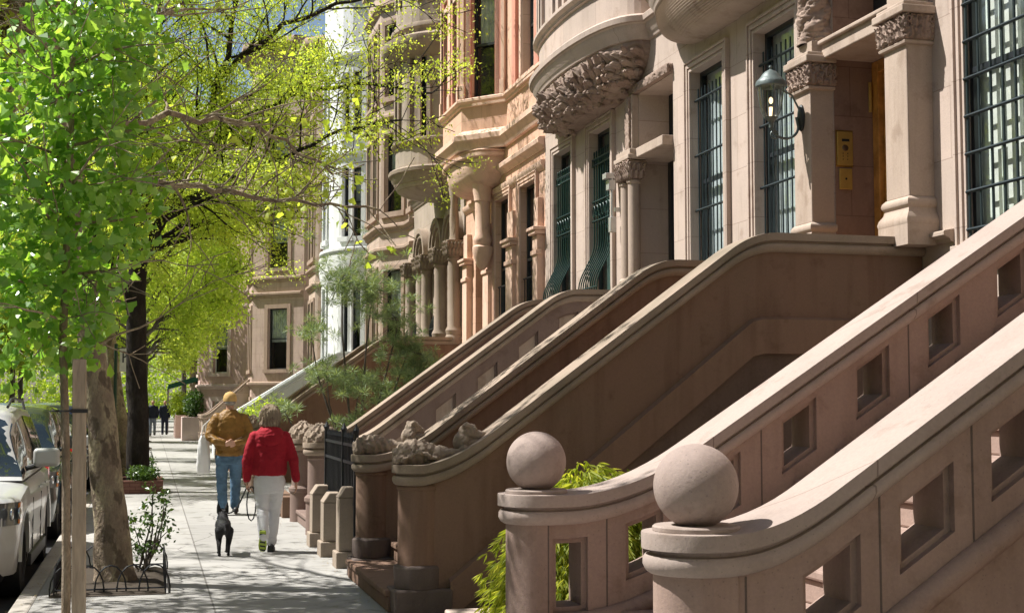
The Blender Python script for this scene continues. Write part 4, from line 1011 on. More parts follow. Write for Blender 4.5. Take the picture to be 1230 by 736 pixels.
def kerb_wall(name, x0, x1, y0, y1, h_, lab, mat=ST_FAC):
    m = MB(); m.box(x0, x1, y0, y1, -.01, h_); tag(m.build(name, mat, None, base=((x0 + x1) / 2, (y0 + y1) / 2, 0), smooth=False, bevel=.012), lab, 'low wall')
kerb_wall('areaway_slab', 2.1, 3.4, 7.62, 9.92, .15, 'pale low stone slab beside the ball newel, edge of the garden bed')
kerb_wall('areaway_kerb', 1.86, 2.06, 20.0, 28.4, .3, 'low brown stone kerb beyond the third stoop', ST_CD)
kerb_wall('areaway_kerb', 1.86, 2.06, 32, 41.4, .3, 'low brown stone kerb before the white stoop', ST_CD)
# ------------------------------------------------------------------ ground
def ground_mat(name, c, kind):
    m, nt, out = new_mat(name); tc = nd(nt, 'ShaderNodeTexCoord'); v = tc.outputs['Object']
    a, n1 = noise_mix(nt, v, .8, 6, .35, .7, c, sc3(c, .72))
    a, n2 = noise_mix(nt, v, 90, 5, .3, .75, a, sc3(c, .8 if kind == 'walk' else .6), .8)
    h = n2
    if kind == 'walk':
        # blackened chewing-gum spots and damp stains
        vo = nd(nt, 'ShaderNodeTexVoronoi', i_Scale=5.0); nt.links.new(v, vo.inputs['Vector'])
        sp = mathn(nt, 'LESS_THAN', vo.outputs['Distance'], .055)
        mx = nd(nt, 'ShaderNodeMix', data_type='RGBA'); nt.links.new(mathn(nt, 'MULTIPLY', sp, .55), mx.inputs[0]); nt.links.new(a, mx.inputs[6]); mx.inputs[7].default_value = (.16, .15, .14, 1); a = mx.outputs[2]
        sep = nd(nt, 'ShaderNodeSeparateXYZ'); nt.links.new(v, sep.inputs[0])
        def line(s, off, per, wd):
            t = mathn(nt, 'DIVIDE', mathn(nt, 'ADD', s, off), per); fr = mathn(nt, 'ABSOLUTE', mathn(nt, 'SUBTRACT', mathn(nt, 'FRACT', t), .5))
            return mathn(nt, 'GREATER_THAN', fr, .5 - wd / per)
        wp = nd(nt, 'ShaderNodeTexNoise', i_Scale=2.2, i_Detail=4.0); nt.links.new(v, wp.inputs['Vector'])
        wv = nd(nt, 'ShaderNodeMix', data_type='VECTOR'); wv.inputs[0].default_value = .12; nt.links.new(v, wv.inputs[4]); nt.links.new(wp.outputs['Color'], wv.inputs[5])
        cv = nd(nt, 'ShaderNodeTexVoronoi', feature='DISTANCE_TO_EDGE', i_Scale=.42); nt.links.new(wv.outputs[1], cv.inputs['Vector'])
        ck = mathn(nt, 'MULTIPLY', mathn(nt, 'LESS_THAN', cv.outputs['Distance'], .0035), mathn(nt, 'GREATER_THAN', n1, .5))
        st_, _ = noise_mix(nt, v, 3.5, 6, .56, .64, (1, 1, 1), (.72, .71, .69), .6)
        mz = nd(nt, 'ShaderNodeMix', data_type='RGBA', blend_type='MULTIPLY'); mz.inputs[0].default_value = 1; nt.links.new(a, mz.inputs[6]); nt.links.new(st_, mz.inputs[7])
        my = nd(nt, 'ShaderNodeMix', data_type='RGBA'); nt.links.new(mathn(nt, 'MULTIPLY', ck, .6), my.inputs[0]); nt.links.new(mz.outputs[2], my.inputs[6]); my.inputs[7].default_value = (.13, .12, .11, 1); a = my.outputs[2]
        ly_ = line(sep.outputs[1], -.2, 1.52, .006)
        lx_ = mathn(nt, 'LESS_THAN', mathn(nt, 'ABSOLUTE', mathn(nt, 'SUBTRACT', sep.outputs[0], .53)), .008)
        ln = mathn(nt, 'MAXIMUM', ly_, lx_)
        mx = nd(nt, 'ShaderNodeMix', data_type='RGBA'); nt.links.new(mathn(nt, 'MULTIPLY', ln, .75), mx.inputs[0]); nt.links.new(a, mx.inputs[6]); mx.inputs[7].default_value = (.12, .11, .1, 1); a = mx.outputs[2]
        # slabs differ a little in tone
        wn = nd(nt, 'ShaderNodeTexWhiteNoise', noise_dimensions='2D'); cb = nd(nt, 'ShaderNodeCombineXYZ')
        nt.links.new(mathn(nt, 'FLOOR', mathn(nt, 'DIVIDE', mathn(nt, 'ADD', sep.outputs[1], -.2 + .76), 1.52)), cb.inputs[0]); nt.links.new(mathn(nt, 'GREATER_THAN', sep.outputs[0], .53), cb.inputs[1])
        nt.links.new(cb.outputs[0], wn.inputs['Vector'])
        sc_ = nd(nt, 'ShaderNodeMix', data_type='RGBA', blend_type='MULTIPLY'); sc_.inputs[0].default_value = 1
        rr = nd(nt, 'ShaderNodeMapRange'); rr.inputs[3].default_value = .84; rr.inputs[4].default_value = 1.08; nt.links.new(wn.outputs[0], rr.inputs[0])
        cc = nd(nt, 'ShaderNodeCombineColor'); [nt.links.new(rr.outputs[0], cc.inputs[i]) for i in range(3)]
        nt.links.new(a, sc_.inputs[6]); nt.links.new(cc.outputs[0], sc_.inputs[7]); a = sc_.outputs[2]
        h = mathn(nt, 'SUBTRACT', h, ln)
    bs = nd(nt, 'ShaderNodeBsdfPrincipled'); bs.inputs['Roughness'].default_value = .9; bs.inputs['Specular IOR Level'].default_value = .25
    nt.links.new(a, bs.inputs['Base Color']); bp = nd(nt, 'ShaderNodeBump'); bp.inputs['Strength'].default_value = .35; bp.inputs['Distance'].default_value = .01
    nt.links.new(h, bp.inputs['Height']); nt.links.new(bp.outputs[0], bs.inputs['Normal']); nt.links.new(bs.outputs[0], out.inputs[0]); return m
def slab(name, x0, x1, y0, y1, z0, z1, mat, bevel=0):
    m = MB(); m.box(x0, x1, y0, y1, z0, z1); return tag(m.build(name, mat, None, smooth=False, bevel=bevel), kind='structure')
m = MB(); m.quad((-400, -200, -.16), (400, -200, -.16), (400, 900, -.16), (-400, 900, -.16)); tag(m.build('ground', ground_mat('earth', (.12, .11, .09), 'soil'), smooth=False), kind='structure')
m = MB(); m.quad((-9.2, -40, -.14), (-1.02, -40, -.14), (-1.02, 400, -.14), (-9.2, 400, -.14)); tag(m.build('road', ground_mat('asphalt', (.052, .052, .055), 'road'), smooth=False), kind='structure')
WALK = ground_mat('concrete', (.41, .40, .375), 'walk')
slab('pavement', -.90, 6.6, -40, 250, -.15, 0, WALK)
KM = stone('kerb_stone', (.40, .37, .33), .5, streak=0)
slab('kerb', -1.06, -.902, -40, 250, -.3, .002, KM, .02)
slab('pavement', -15.6, -9.36, -40, 250, -.15, 0, WALK); slab('kerb', -9.36, -9.2, -40, 250, -.3, .002, KM, .02)
SOIL = ground_mat('soil', (.075, .058, .042), 'soil')
rnd = random.Random(4)
def tree_pit(x, y, hw=.5, hl=.75):
    m = MB(); n = 12
    rows = [[(x - hw + 2 * hw * i / n, y - hl + 2 * hl * j / n, .006 + (.05 * noise.noise(Vector((x + i * .6, y + j * .6, 0))) ** 2 + .03 if 0 < i < n and 0 < j < n else 0)) for i in range(n + 1)] for j in range(n + 1)]
    m.grid(rows); tag(m.build('soil', SOIL), kind='structure')
# bed of earth in the areaway beside the maple
m = MB(); m.grid([[(2.1 + 4.4 * i / 12, 7.6 + 3.0 * j / 8, .004 + .03 * abs(noise.noise(Vector((i, j, 3)) * .7))) for i in range(13)] for j in range(9)]); tag(m.build('soil', SOIL), kind='structure')

m = MB(); m.quad((2.1, -3, .004), (6.5, -3, .004), (6.5, 4.75, .004), (2.1, 4.75, .004)); tag(m.build('soil', SOIL, smooth=False), kind='structure')  # unseen dark earth, added to cut light bouncing onto the stoop walls
# ------------------------------------------------------------------ foliage
CNT = []
def leaf_quad(v, f, p, dirv, nrm, L, W):
    s = dirv.cross(nrm); n = len(v); 
    if s.length < 1e-5: return
    s.normalize()
    v += [p, p + dirv * L * .5 + s * W * .5, p + dirv * L - nrm * L * .15, p + dirv * L * .5 - s * W * .5]
    f.append((n, n + 1, n + 2, n + 3))
def leaf_fan(v, f, p, dirv, nrm, L, W):
    s = dirv.cross(nrm)
    if s.length < 1e-5: return
    s.normalize(); n = len(v)
    v += [p, p + dirv * L * .55 + s * W * .55 - nrm * L * .12, p + dirv * L * .95 + s * W * .28, p + dirv * L * .85, p + dirv * L * .95 - s * W * .28, p + dirv * L * .55 - s * W * .55 - nrm * L * .12]
    f += [(n, n + 1, n + 2, n + 3), (n, n + 3, n + 4, n + 5)]
def rvec(r):
    while True:
        v = Vector((r.uniform(-1, 1), r.uniform(-1, 1), r.uniform(-1, 1)))
        if .05 < v.length < 1: return v.normalized()
def crown_mesh(name, pts, r, mat, parent, spread, size, per, fan=False, droop=.3, up=.55, loc=Vector((0, 0, 0)), jit=.35, flat=1):
    v, f = [], []
    for p in pts:
        c = Vector(p)
        for _ in range(per):
            d = rvec(r) * spread * r.random() ** .5; d.z *= flat
            q = c + d - loc; dr = rvec(r); dr.z -= droop; dr.normalize()
            nn = rvec(r) + Vector((-.55, -.55, .75)) * up * 1.9; nn.normalize(); L = size * r.uniform(1 - jit, 1 + jit)
            (leaf_fan if fan else leaf_quad)(v, f, q, dr, nn, L, L * (.95 if fan else .6))
    me = bpy.data.meshes.new(name); me.from_pydata([tuple(a) for a in v], [], f); me.update()
    o = bpy.data.objects.new(name, me); col.objects.link(o); me.materials.append(mat); o.parent = parent; return o
def grow(m, r, p, d, L, rad, lvl, tips, seg=5, wob=.22, up=.1, nch=(2, 4), ratio=.68, spread=.75, minr=.006, sides=(10, 8, 6, 5, 4, 3)):
    """one limb with its side branches; collects the twig points that carry leaves"""
    pts = [p.copy()]; rr = [rad]; q = p.copy(); dd = d.normalized()
    for i in range(seg):
        dd = (dd + rvec(r) * wob + Vector((0, 0, up * .3))).normalized(); q = q + dd * (L / seg); pts.append(q.copy()); rr.append(max(minr, rad * (1 - .55 * (i + 1) / seg)))
    m.tube(pts, rr, sides[min(lvl, 5)], cap=lvl == 0)
    if lvl >= 2: tips += [x.copy() for x in pts[2:]]
    if lvl >= 4 or rad < minr * 1.2: tips.append(pts[-1]); return
    n = r.randint(*nch)
    for k in range(n + 1):
        i = seg if k == 0 else r.randint(max(1, seg // 2 - 1), seg)
        bd = pts[i] - pts[i - 1]; bd.normalize(); s = rvec(r); s = (s - bd * s.dot(bd)).normalized()
        nd_ = (bd + s * (spread if k else .3)).normalized()
        grow(m, r, pts[i], nd_, L * ratio * r.uniform(.75, 1.15), rr[i] * (.8 if k == 0 else .6), lvl + 1, tips, max(3, seg - 1), wob, up, nch, ratio, spread, minr, sides)
def tree(name, base, label, seed, trunk, limbs, bark, leaf, spread, size, per, fan=False, group='street trees in a row along the kerb', keep=None, lenr=.68, nch=(2, 3), droop=.3, flat=1, minr=.006, tipf=1.0, twig=None, levels0=1, up=.1, wob=.22):
    """trunk: [(x,y,z,r)...] in the world; limbs: [(polyline, r0, r1, side length)]"""
    r = random.Random(seed); t = thing(name, base, label, 'tree', group)
    m = MB(); P = [Vector(p[:3]) for p in trunk]
    n0 = len(P); pts = []; rad = []
    for i in range(n0 - 1):
        for k in range(4):
            u = k / 4; q = P[i].lerp(P[i + 1], u); q += Vector((noise.noise(q * 1.3), noise.noise(q * 1.3 + Vector((9, 0, 0))), 0)) * .06 * (1 if i or k else 0)
            pts.append(q); rad.append(trunk[i][3] * (1 - u) + trunk[i + 1][3] * u)
    pts.append(P[-1]); rad.append(trunk[-1][3])
    m.tube(pts, rad, 18)
    m.displace(.014, 5)
    m.build('trunk', bark, t, ang=80)
    m = MB(); tips = []
    for line, r0, r1, sl_ in limbs:
        lp = [Vector(p) for p in line]; q = []; n = 5
        for i in range(len(lp) - 1):
            for k in range(n):
                a = lp[i].lerp(lp[i + 1], k / n); q.append(a + rvec(r) * .05)
        q.append(lp[-1]); R_ = [r0 + (r1 - r0) * i / (len(q) - 1) for i in range(len(q))]
        m.tube(q, R_, 10)
        for i in range(2, len(q)):
            for _ in range(1 if i < len(q) - 1 else 2):
                bd = (q[i] - q[i - 1]).normalized(); s = rvec(r); s = (s - bd * s.dot(bd)).normalized(); s.z += .1
                grow(m, r, q[i], (bd * .6 + s * .8).normalized(), sl_ * r.uniform(.6, 1.1), R_[i] * .5, levels0, tips, 5, wob, up, nch, lenr, .8, minr)
    m.build('branch', bark, t, ang=80)
    if keep: tips = [p for p in tips if keep(p)]
    if tipf < 1: tips = [p for p in tips if r.random() < tipf]
    o = crown_mesh('crown', tips, r, leaf, t, spread, size, per, fan, droop, loc=Vector(base), flat=flat)
    CNT.append((label[:30], len(tips), len(o.data.polygons)))
    return t
LF_GINKGO = leafmat('leaf_ginkgo', (.10, .25, .035), (.32, .52, .13), .44, .3, .8)
LF_LOCUST = leafmat('leaf_locust', (.30, .43, .07), (.52, .62, .16), .5, .55, .25)
LF_PLANE = leafmat('leaf_plane', (.26, .38, .06), (.42, .52, .12), .5, .5, .3)
LF_FAR = leafmat('leaf_far', (.28, .40, .07), (.48, .58, .15), .45, .6, .2)
LF_LIME = leafmat('leaf_lime', (.13, .20, .02), (.40, .43, .10), .5, .5, .3)
LF_PINE = leafmat('pine_needle', (.13, .20, .10), (.28, .36, .19), .25, .5, .4)
LF_SHRUB = leafmat('leaf_shrub', (.035, .08, .018), (.08, .15, .03), .3, .35, .5)
LF_BOX = leafmat('leaf_box', (.03, .075, .012), (.06, .13, .02), .3, .45, .4)
BK_PLANE = barkmat('bark_plane', (.32, .25, .18), (.50, .43, .28), 4.2, (.13, .10, .07), stretch=.6, bump=.9)
BK_DARK = barkmat('bark_dark', (.030, .024, .020), (.05, .042, .035), 6)
BK_GREY = barkmat('bark_grey', (.12, .10, .085), (.2, .175, .15), 5)
BK_YOUNG = barkmat('bark_young', (.32, .25, .18), (.44, .36, .27), 12)
STAKE = barkmat('stake_wood', (.44, .36, .27), (.56, .48, .38), 8, stretch=.1, bump=.3)

# young ginkgo with its stakes
r = random.Random(11)
G = thing('ginkgo_tree', (-.62, 8.7, 0), 'young leafy tree nearest the camera, big leaves hanging over the car, tied to stakes', 'tree', 'street trees in a row along the kerb')
m = MB(); m.tube([(-.445, 8.47, 0), (-.455, 8.5, .7), (-.475, 8.56, 1.4), (-.51, 8.65, 2), (-.5, 8.72, 3), (-.5, 8.7, 4.4), (-.48, 8.7, 5.3)], [.027, .025, .024, .024, .022, .02, .01], 10); m.displace(.006, 12); m.build('trunk', BK_YOUNG, G, ang=80)
m = MB(); tips = []
def gk_keep(p):
    if p.x < -.72 and p.z > 3.85: return False
    if p.z > 4.25 and random.Random(int(p.z * 9999)).random() < .75: return False
    """hanging, ragged outline of the crown"""
    z = p.z; w_ = .16 + .44 * min(1, max(0, (z - 1.66) / .9)); c = -.60 if z < 2.6 else -.56
    if z > 3.3: w_ *= 1.0
    if z > 4.6: w_ *= max(.1, 1 - (z - 4.6) / 1.2)
    lo = 1.80 + .10 * noise.noise(Vector((p.x * 3, p.y, 0))) + (.06 if p.x > -.45 else 0)
    e = ((p.x - c) / w_) ** 2 + ((p.y - 8.75) / (w_ * 1.0)) ** 2
    return e < 1 + .5 * noise.noise(p * 2.6) and z > lo + max(0, (p.x + .35)) * .7 and not (p.x > -.44 and p.y < 8.6 and z < 1.92)
for k in range(34):
    z = 1.95 + 3.2 * k / 33; a = k * 2.4; q = Vector((-.53 + .01 * k / 10, 8.73, z))
    d = Vector((math.cos(a), math.sin(a), .35 if z > 2.6 else -.05)).normalized()
    grow(m, r, q, d, .62 if z < 4.3 else .4, .011, 1, tips, 5, .2, 0, (2, 3), .72, .8, .003)
for k in range(2600):
    p = Vector((-.52 + r.gauss(0, .42), 8.75 + r.gauss(0, .3), r.uniform(1.8, 5.2))); tips.append(p)
tips = [p for p in tips if gk_keep(p)]
m.build('branch', BK_YOUNG, G, ang=80)
r.shuffle(tips); tips = tips[:1150]
crown_mesh('crown', tips, r, LF_GINKGO, G, .13, .063, 4, True, .5, up=.55, loc=Vector((-.62, 8.7, 0)), jit=.55)
def stake(x, y, w_, h_, lab, rough):
    m = MB(); n = 24; rows = []
    for i in range(n + 1):
        z = -.02 + (h_ + .02) * i / n; ww = w_ * (1 + (.10 * noise.noise(Vector((x * 9, z * 5, 1))) if rough else 0)); lx_ = .018 * z - .02 + (.012 * noise.noise(Vector((x, z * 2, 4))) if rough else 0)
        rows.append([(x - lx_ + ww * a, y + ww * b, z) for a, b in (((-1, -1), (1, -1), (1, 1), (-1, 1)) if not rough else [(math.cos(k * math.pi / 4), math.sin(k * math.pi / 4)) for k in range(8)])])
    m.grid(rows, True, True, True)
    if rough:
        for i in range(10): m.ell((x - .018 * (.3 + i * .15) + w_ * .9 * (1 if i % 2 else -1) + .02, y - w_ * .6, .2 + i * .16), (.008, .008, .012), 8, 6)
    tag(m.build('stake', STAKE, None, base=(x, y, 0), bevel=.005, ang=50), lab, 'stake')
stake(-.385, 8.35, .038, 1.90, 'pale square sawn wooden stake beside the young tree', False)
m = MB(); m.tube([(-.47 + .09 * math.cos(a * .63), 8.45 + .16 * math.sin(a * .63), 1.60) for a in range(11)], .006, 6); m.box(-.44, -.345, 8.305, 8.308, 1.59, 1.612); tag(m.build('tree_tie', plain('black_rubber', (.02, .02, .02), .7), None, base=(-.42, 8.4, 1.6)), 'dark tie strapping the young tree to its stakes', 'tie')

# plane tree with mottled bark
def zc(p): return p.z
tree('plane_tree', (-.3, 13.2, 0), 'thick mottled plane tree ringed by low wire hoops, second from the camera', 3,
     [(-.28, 13.2, -.03, .215), (-.29, 13.2, .12, .175), (-.33, 13.2, .5, .155), (-.42, 13.2, 1.2, .14), (-.55, 13.2, 2.2, .122), (-.68, 13.2, 3.2, .115), (-.80, 13.3, 4.2, .125), (-.95, 13.3, 5.2, .10), (-1.0, 13.4, 6.5, .07)],
     [([(-.86, 13.2, 4.55), (-.97, 13.1, 4.92), (-1.15, 13.1, 5.17), (-1.45, 13.1, 5.36), (-2.2, 13.0, 5.6), (-3.0, 12.6, 6.4)], .085, .03, 1.3), ([(-1.2, 13.1, 4.75), (-1.3, 13.1, 5.0), (-1.36, 13.1, 5.3), (-1.4, 13, 5.9)], .05, .03, .9),
      ([(-.95, 13.3, 5.2), (-2, 14.5, 6.3), (-3.2, 16, 7.2), (-4.2, 18, 8)], .07, .02, 1.5), ([(-1, 13.4, 6.2), (-2.4, 12, 7.4), (-3.6, 10.4, 8.3)], .06, .02, 1.5),
      ([(-.8, 13.2, 4.5), (-1.15, 13, 4.75), (-1.25, 12.9, 5.1), (-1.6, 12.6, 5.6)], .06, .03, 1.0),
      ([(-.70, 13.3, 3.55), (.0, 13.6, 3.75), (.7, 13.9, 3.75), (1.5, 14.1, 3.72), (2.3, 14.2, 3.66)], .036, .012, .75),
      ([(-.78, 13.3, 4.2), (.1, 14.0, 4.5), (1.0, 14.6, 4.6), (1.9, 15.0, 4.15)], .04, .012, .8),
      ([(-1.0, 13.4, 6.3), (-.4, 13.9, 7.2), (.3, 14.5, 8.2)], .06, .02, 1.3), ([(-1, 13.4, 6.3), (-1.6, 13.6, 7.6), (-2, 13.8, 8.6)], .06, .02, 1.2)],
     BK_PLANE, LF_PLANE, .2, .08, 5, True, tipf=.7, nch=(1, 3), keep=lambda p: p.x < -1.3 or p.z > 6.5 or random.Random(int(p.x * 999) + int(p.z * 777)).random() < .12)
# dark-barked locust
tree('locust_tree', (-.2, 26.6, 0), 'dark straight-trunked tree in a brick planter, spreading feathery yellow-green branches over the pavement', 5,
     [(-.18, 26.6, 0, .25), (-.2, 26.6, .3, .215), (-.22, 26.6, 1.5, .195), (-.27, 26.6, 3.0, .18), (-.24, 26.6, 4.3, .16)],
     [([(-.24, 26.6, 4.2), (-.3, 26.6, 5.6), (-.65, 26.6, 7.2), (-1.1, 26.6, 9.2), (-1.3, 26.6, 10.5)], .13, .04, 1.7),
      ([(-.24, 26.6, 4.1), (.25, 26.5, 5.3), (.8, 26.4, 6.6), (1.3, 26.4, 8.2), (1.6, 26.4, 10)], .12, .035, 1.7),
      ([(-.25, 26.6, 3.3), (-.8, 26.4, 4.4), (-1.6, 26.2, 5.4), (-2.6, 26, 6.3)], .09, .03, 1.6),
      ([(.5, 26.5, 6.0), (1.5, 26, 6.9), (2.6, 25.4, 7.4), (3.8, 24.8, 7.5), (4.9, 24.4, 7.3)], .07, .018, 1.15),
      ([(.2, 26.5, 5.2), (1.2, 25.6, 5.7), (2.3, 24.8, 6.1), (3.4, 24.0, 6.5), (4.2, 23.6, 6.6)], .06, .016, 1.1),
      ([(-.2, 26.5, 4.6), (.6, 26.9, 5.0), (1.6, 27.3, 5.3), (2.4, 27.6, 5.2)], .05, .015, 1.0),
      ([(1.1, 26.4, 7.8), (2.3, 26, 8.8), (3.6, 25.6, 9.3), (4.8, 25.2, 9.4)], .06, .018, 1.3),
      ([(-.5, 26.6, 6.8), (-.1, 26.3, 8.2), (.2, 26, 9.6)], .06, .02, 1.4)],
     BK_DARK, LF_LOCUST, .34, .055, 26, keep=lambda p: (p.z > 3.6) and (p.x > -3.5) and (p.x < 3.2 or random.Random(int(p.x * 999) + int(p.z * 777)).random() < .55), tipf=.9, nch=(2, 3), minr=.007, flat=.6)
tree('plane_tree', (-.5, 32.3, 0), 'pale leaning plane tree just behind the dark-trunked one', 8,
     [(-.5, 32.3, 0, .2), (-.55, 32.3, .6, .165), (-.75, 32.3, 2.0, .15), (-1.0, 32.3, 3.6, .14), (-1.1, 32.4, 5.5, .11)],
     [([(-1, 32.3, 4), (.2, 32, 5.2), (1.4, 31.8, 6.2)], .08, .02, 1.3), ([(-1.1, 32.4, 5.4), (-.6, 32.6, 7.2), (.1, 33, 9)], .08, .02, 1.6), ([(-1.1, 32.4, 5.2), (-2.2, 32.6, 6.6), (-3.6, 32.4, 7.8)], .08, .02, 1.6), ([(-1.1, 32.3, 5.2), (-2.4, 30.8, 6.8), (-3.6, 29.6, 8)], .06, .02, 1.6), ([(-1.0, 32.4, 5.2), (-2.2, 34.4, 6.8), (-3.3, 36, 8)], .06, .02, 1.6), ([(-1.0, 32.3, 4.4), (-2.0, 31.6, 4.9), (-3, 31.4, 5.4)], .05, .02, 1.2)],
     BK_PLANE, LF_PLANE, .3, .08, 14, True, tipf=.9, keep=lambda p: p.z > 3.4)
# a tree of the next kind down the row, copied on
T0 = tree('street_tree', (-.4, 42, 0), 'grey-barked street tree, next beyond the two plane trees', 21,
     [(-.4, 42, 0, .2), (-.4, 42, .5, .17), (-.45, 42, 2.0, .15), (-.4, 42, 3.6, .13), (-.4, 42, 5.5, .1)],
     [([(-.4, 42, 3.4), (.6, 41.8, 4.4), (1.7, 41.5, 5.2), (2.7, 41.2, 5.6)], .07, .02, 1.2), ([(-.4, 42, 5.4), (-.2, 42, 7.2), (.1, 42, 9)], .09, .02, 1.7), ([(-.4, 42, 4.8), (.8, 42.2, 6.6), (1.6, 42.4, 8.2)], .07, .02, 1.5), ([(-.4, 42, 4.2), (-1.6, 42.3, 5.2), (-2.8, 42.4, 6.2)], .07, .02, 1.5), ([(-.4, 42, 5), (-1.2, 41.5, 7), (-2, 41, 8.4)], .07, .02, 1.6)],
     BK_GREY, LF_FAR, .45, .11, 19, keep=lambda p: p.z > 3.1 and p.x < 2.6, tipf=1)
for k, (x, y, s, lab) in enumerate([(-.4, 51, .95, 'fourth grey street tree counting from the plane trees, slim'), (-.35, 60, 1.05, 'street tree opposite the pink house'), (-.4, 70, 1.1, 'street tree beside the far pedestrians'), (-.4, 82, 1.15, 'street tree past the far pedestrians'), (-.3, 96, 1.25, 'last street tree on the near pavement'),
        (2.6, 112, 1.3, 'tree closing the end of the pavement'), (-.5, 120, 1.35, 'tree at the far crossing'),
        (-9.9, 58, 1.1, 'tree across the street, nearest one seen there'), (-9.9, 70, 1.2, 'second tree across the street'), (-9.9, 82, 1.2, 'third tree across the street'), (-9.9, 95, 1.25, 'fourth tree across the street'), (-9.9, 108, 1.3, 'fifth tree across the street'), (-5, 126, 1.5, 'big tree over the far end of the road'), (-11, 128, 1.5, 'big tree at the left far end of the street'),
        (-9.9, 3, 1, 'tree across the street, beside the camera'), (-9.9, 17, 1.05, 'tree across the street, opposite the thick plane tree'), (-9.9, 31, 1, 'tree across the street, opposite the pale leaning tree'), (-9.9, 45, 1.1, 'tree across the street, opposite the white house'), (-.6, -6, 1, 'street tree behind the camera'), (3, -14, 1.1, 'tree behind the camera beside the houses')]):
    dup(T0, (x, y, -.05), k * 1.3 + .7 if x < -1 or y > 90 or y < 0 else [0, 3.1, .5, 2.8, 1.1][k % 5], s, lab)
m = MB()
rr_ = random.Random(9); pts = [(rr_.uniform(-30, 22), rr_.uniform(138, 150), rr_.uniform(0, 13) + 2 * noise.noise(Vector((i * .01, 0, 0)))) for i in range(1800)]
o = crown_mesh('far_woodland', pts, rr_, LF_FAR, None, 1.6, .42, 18); tag(o, kind='stuff', label='mass of park trees closing the view at the end of the street', cat='trees')

# ------------------------------------------------------------------ small plants, planters
def shrub(name, base, label, seed, pts_fn, n, leaf, spread, size, per, stems, group=None, fan=False, up=.5, cat='shrub', droop=.1):
    r = random.Random(seed); t = thing(name, base, label, cat, group); B = Vector(base)
    m = MB(); tips = []
    for _ in range(stems):
        p = pts_fn(r); mid = (p + B) / 2 + rvec(r) * .08; m.tube([B + Vector((r.uniform(-.05, .05), r.uniform(-.05, .05), 0)), mid, p], [.012, .008, .004], 5); tips.append(p)
    m.build('stem', BK_GREY, t)
    tips += [pts_fn(r) for _ in range(n)]
    crown_mesh('foliage', tips, r, leaf, t, spread, size, per, fan, droop, up, B)
    return t
def ellp(c, rx, ry, rz, lo=0):
    def fn(r):
        while True:
            v = Vector((r.uniform(-1, 1), r.uniform(-1, 1), r.uniform(-1, 1)))
            if v.length < 1: 
                p = Vector((c[0] + v.x * rx, c[1] + v.y * ry, c[2] + v.z * rz))
                if p.z > lo and noise.noise(p * 3.5) > -.22: return p
    return fn
# maple: drooping feathery mound, arching along
r = random.Random(2); M_ = thing('lace_maple', (2.75, 8.9, 0), 'bright lime feathery shrub spilling out behind the ball newel', 'shrub')
m = MB(); v, f = [], []; B = Vector((2.75, 8.9, 0))
for k in range(300):
    a = r.uniform(0, 6.28); rr = r.random() ** .5; ex = Vector((2.86 + .52 * rr * math.cos(a), 8.95 + .5 * rr * math.sin(a), 0))
    zt = 1.05 - .8 * rr ** 2.4 + .36 * (ex.x - 2.6) + r.uniform(-.12, .03)
    p = Vector((ex.x, ex.y, zt)); out_ = Vector((math.cos(a), math.sin(a), -.4 - rr)).normalized()
    if k % 5 == 0: m.tube([B, B.lerp(p, .6) + Vector((0, 0, .25)), p], [.012, .007, .003], 5)
    for j in range(16):
        q = p + out_ * (.035 * j * r.random()) + rvec(r) * .10
        for s in range(5):
            dr = (out_ + rvec(r) * .55).normalized(); leaf_quad(v, f, q - B, dr, (rvec(r) + Vector((0, 0, 1.1))).normalized(), .085, .015)
m.build('stem', BK_YOUNG, M_)
me = bpy.data.meshes.new('foliage'); me.from_pydata([tuple(a) for a in v], [], f); o = bpy.data.objects.new('foliage', me); col.objects.link(o); me.materials.append(LF_LIME); o.parent = M_
# wispy pine: bare stems with tufts of needles
r = random.Random(6); Pn = thing('pine_shrub', (3.6, 22.6, 0), 'wispy pine shrub with tufts of grey-green needles before the salmon house', 'shrub')
m = MB(); v, f = [], []; B = Vector((3.6, 22.6, 0)); tp = []
for (x, z, n, sx, sz) in ((3.0, 3.7, 26, .35, .45), (3.5, 3.45, 34, .45, .35), (3.95, 3.0, 14, .3, .3), (4.1, 2.5, 26, .4, .25), (4.3, 2.1, 30, .4, .2), (2.5, 2.8, 10, .2, .2), (2.75, 2.15, 14, .3, .15), (3.3, 2.0, 24, .4, .2), (3.9, 1.7, 24, .45, .22), (3.2, 1.35, 12, .35, .2), (2.1, 1.5, 8, .25, .12)):
    q = [B + Vector((r.uniform(-.3, .1) - .2, 0, 0)), Vector((B.x * .6 + x * .4 - .2, 22.5, z * .4)), Vector((x * .8 + B.x * .2 - .1, 22.4, z * .75)), Vector((x, 22.3, z))]
    m.tube(q, [.028, .02, .014, .008], 6)
    for _ in range(int(n * 2.4)):
        p = Vector((x + r.gauss(0, sx * .6), 22.3 + r.gauss(0, .3), z + r.gauss(0, sz * .6))); tp.append(p)
        if _ % 3 == 0: m.tube([Vector((x, 22.3, z)), p], [.006, .003], 3)
m.build('stem', BK_GREY, Pn)
for p in tp:
    for k in range(46):
        d = rvec(r); d.z = d.z * .8 + .25; d.normalize(); leaf_quad(v, f, p - B + d * .015, d, rvec(r), r.uniform(.09, .15), .010)
me = bpy.data.meshes.new('foliage'); me.from_pydata([tuple(a) for a in v], [], f); o = bpy.data.objects.new('foliage', me); col.objects.link(o); me.materials.append(LF_PINE); o.parent = Pn
shrub('box_shrub', (3.0, 34.5, 0), 'leafy green shrub behind the man in the mustard jacket', 31, ellp((3.0, 34.8, .95), 1.25, 1.2, .82, .1), 520, LF_PLANE, .14, .075, 9, 20)
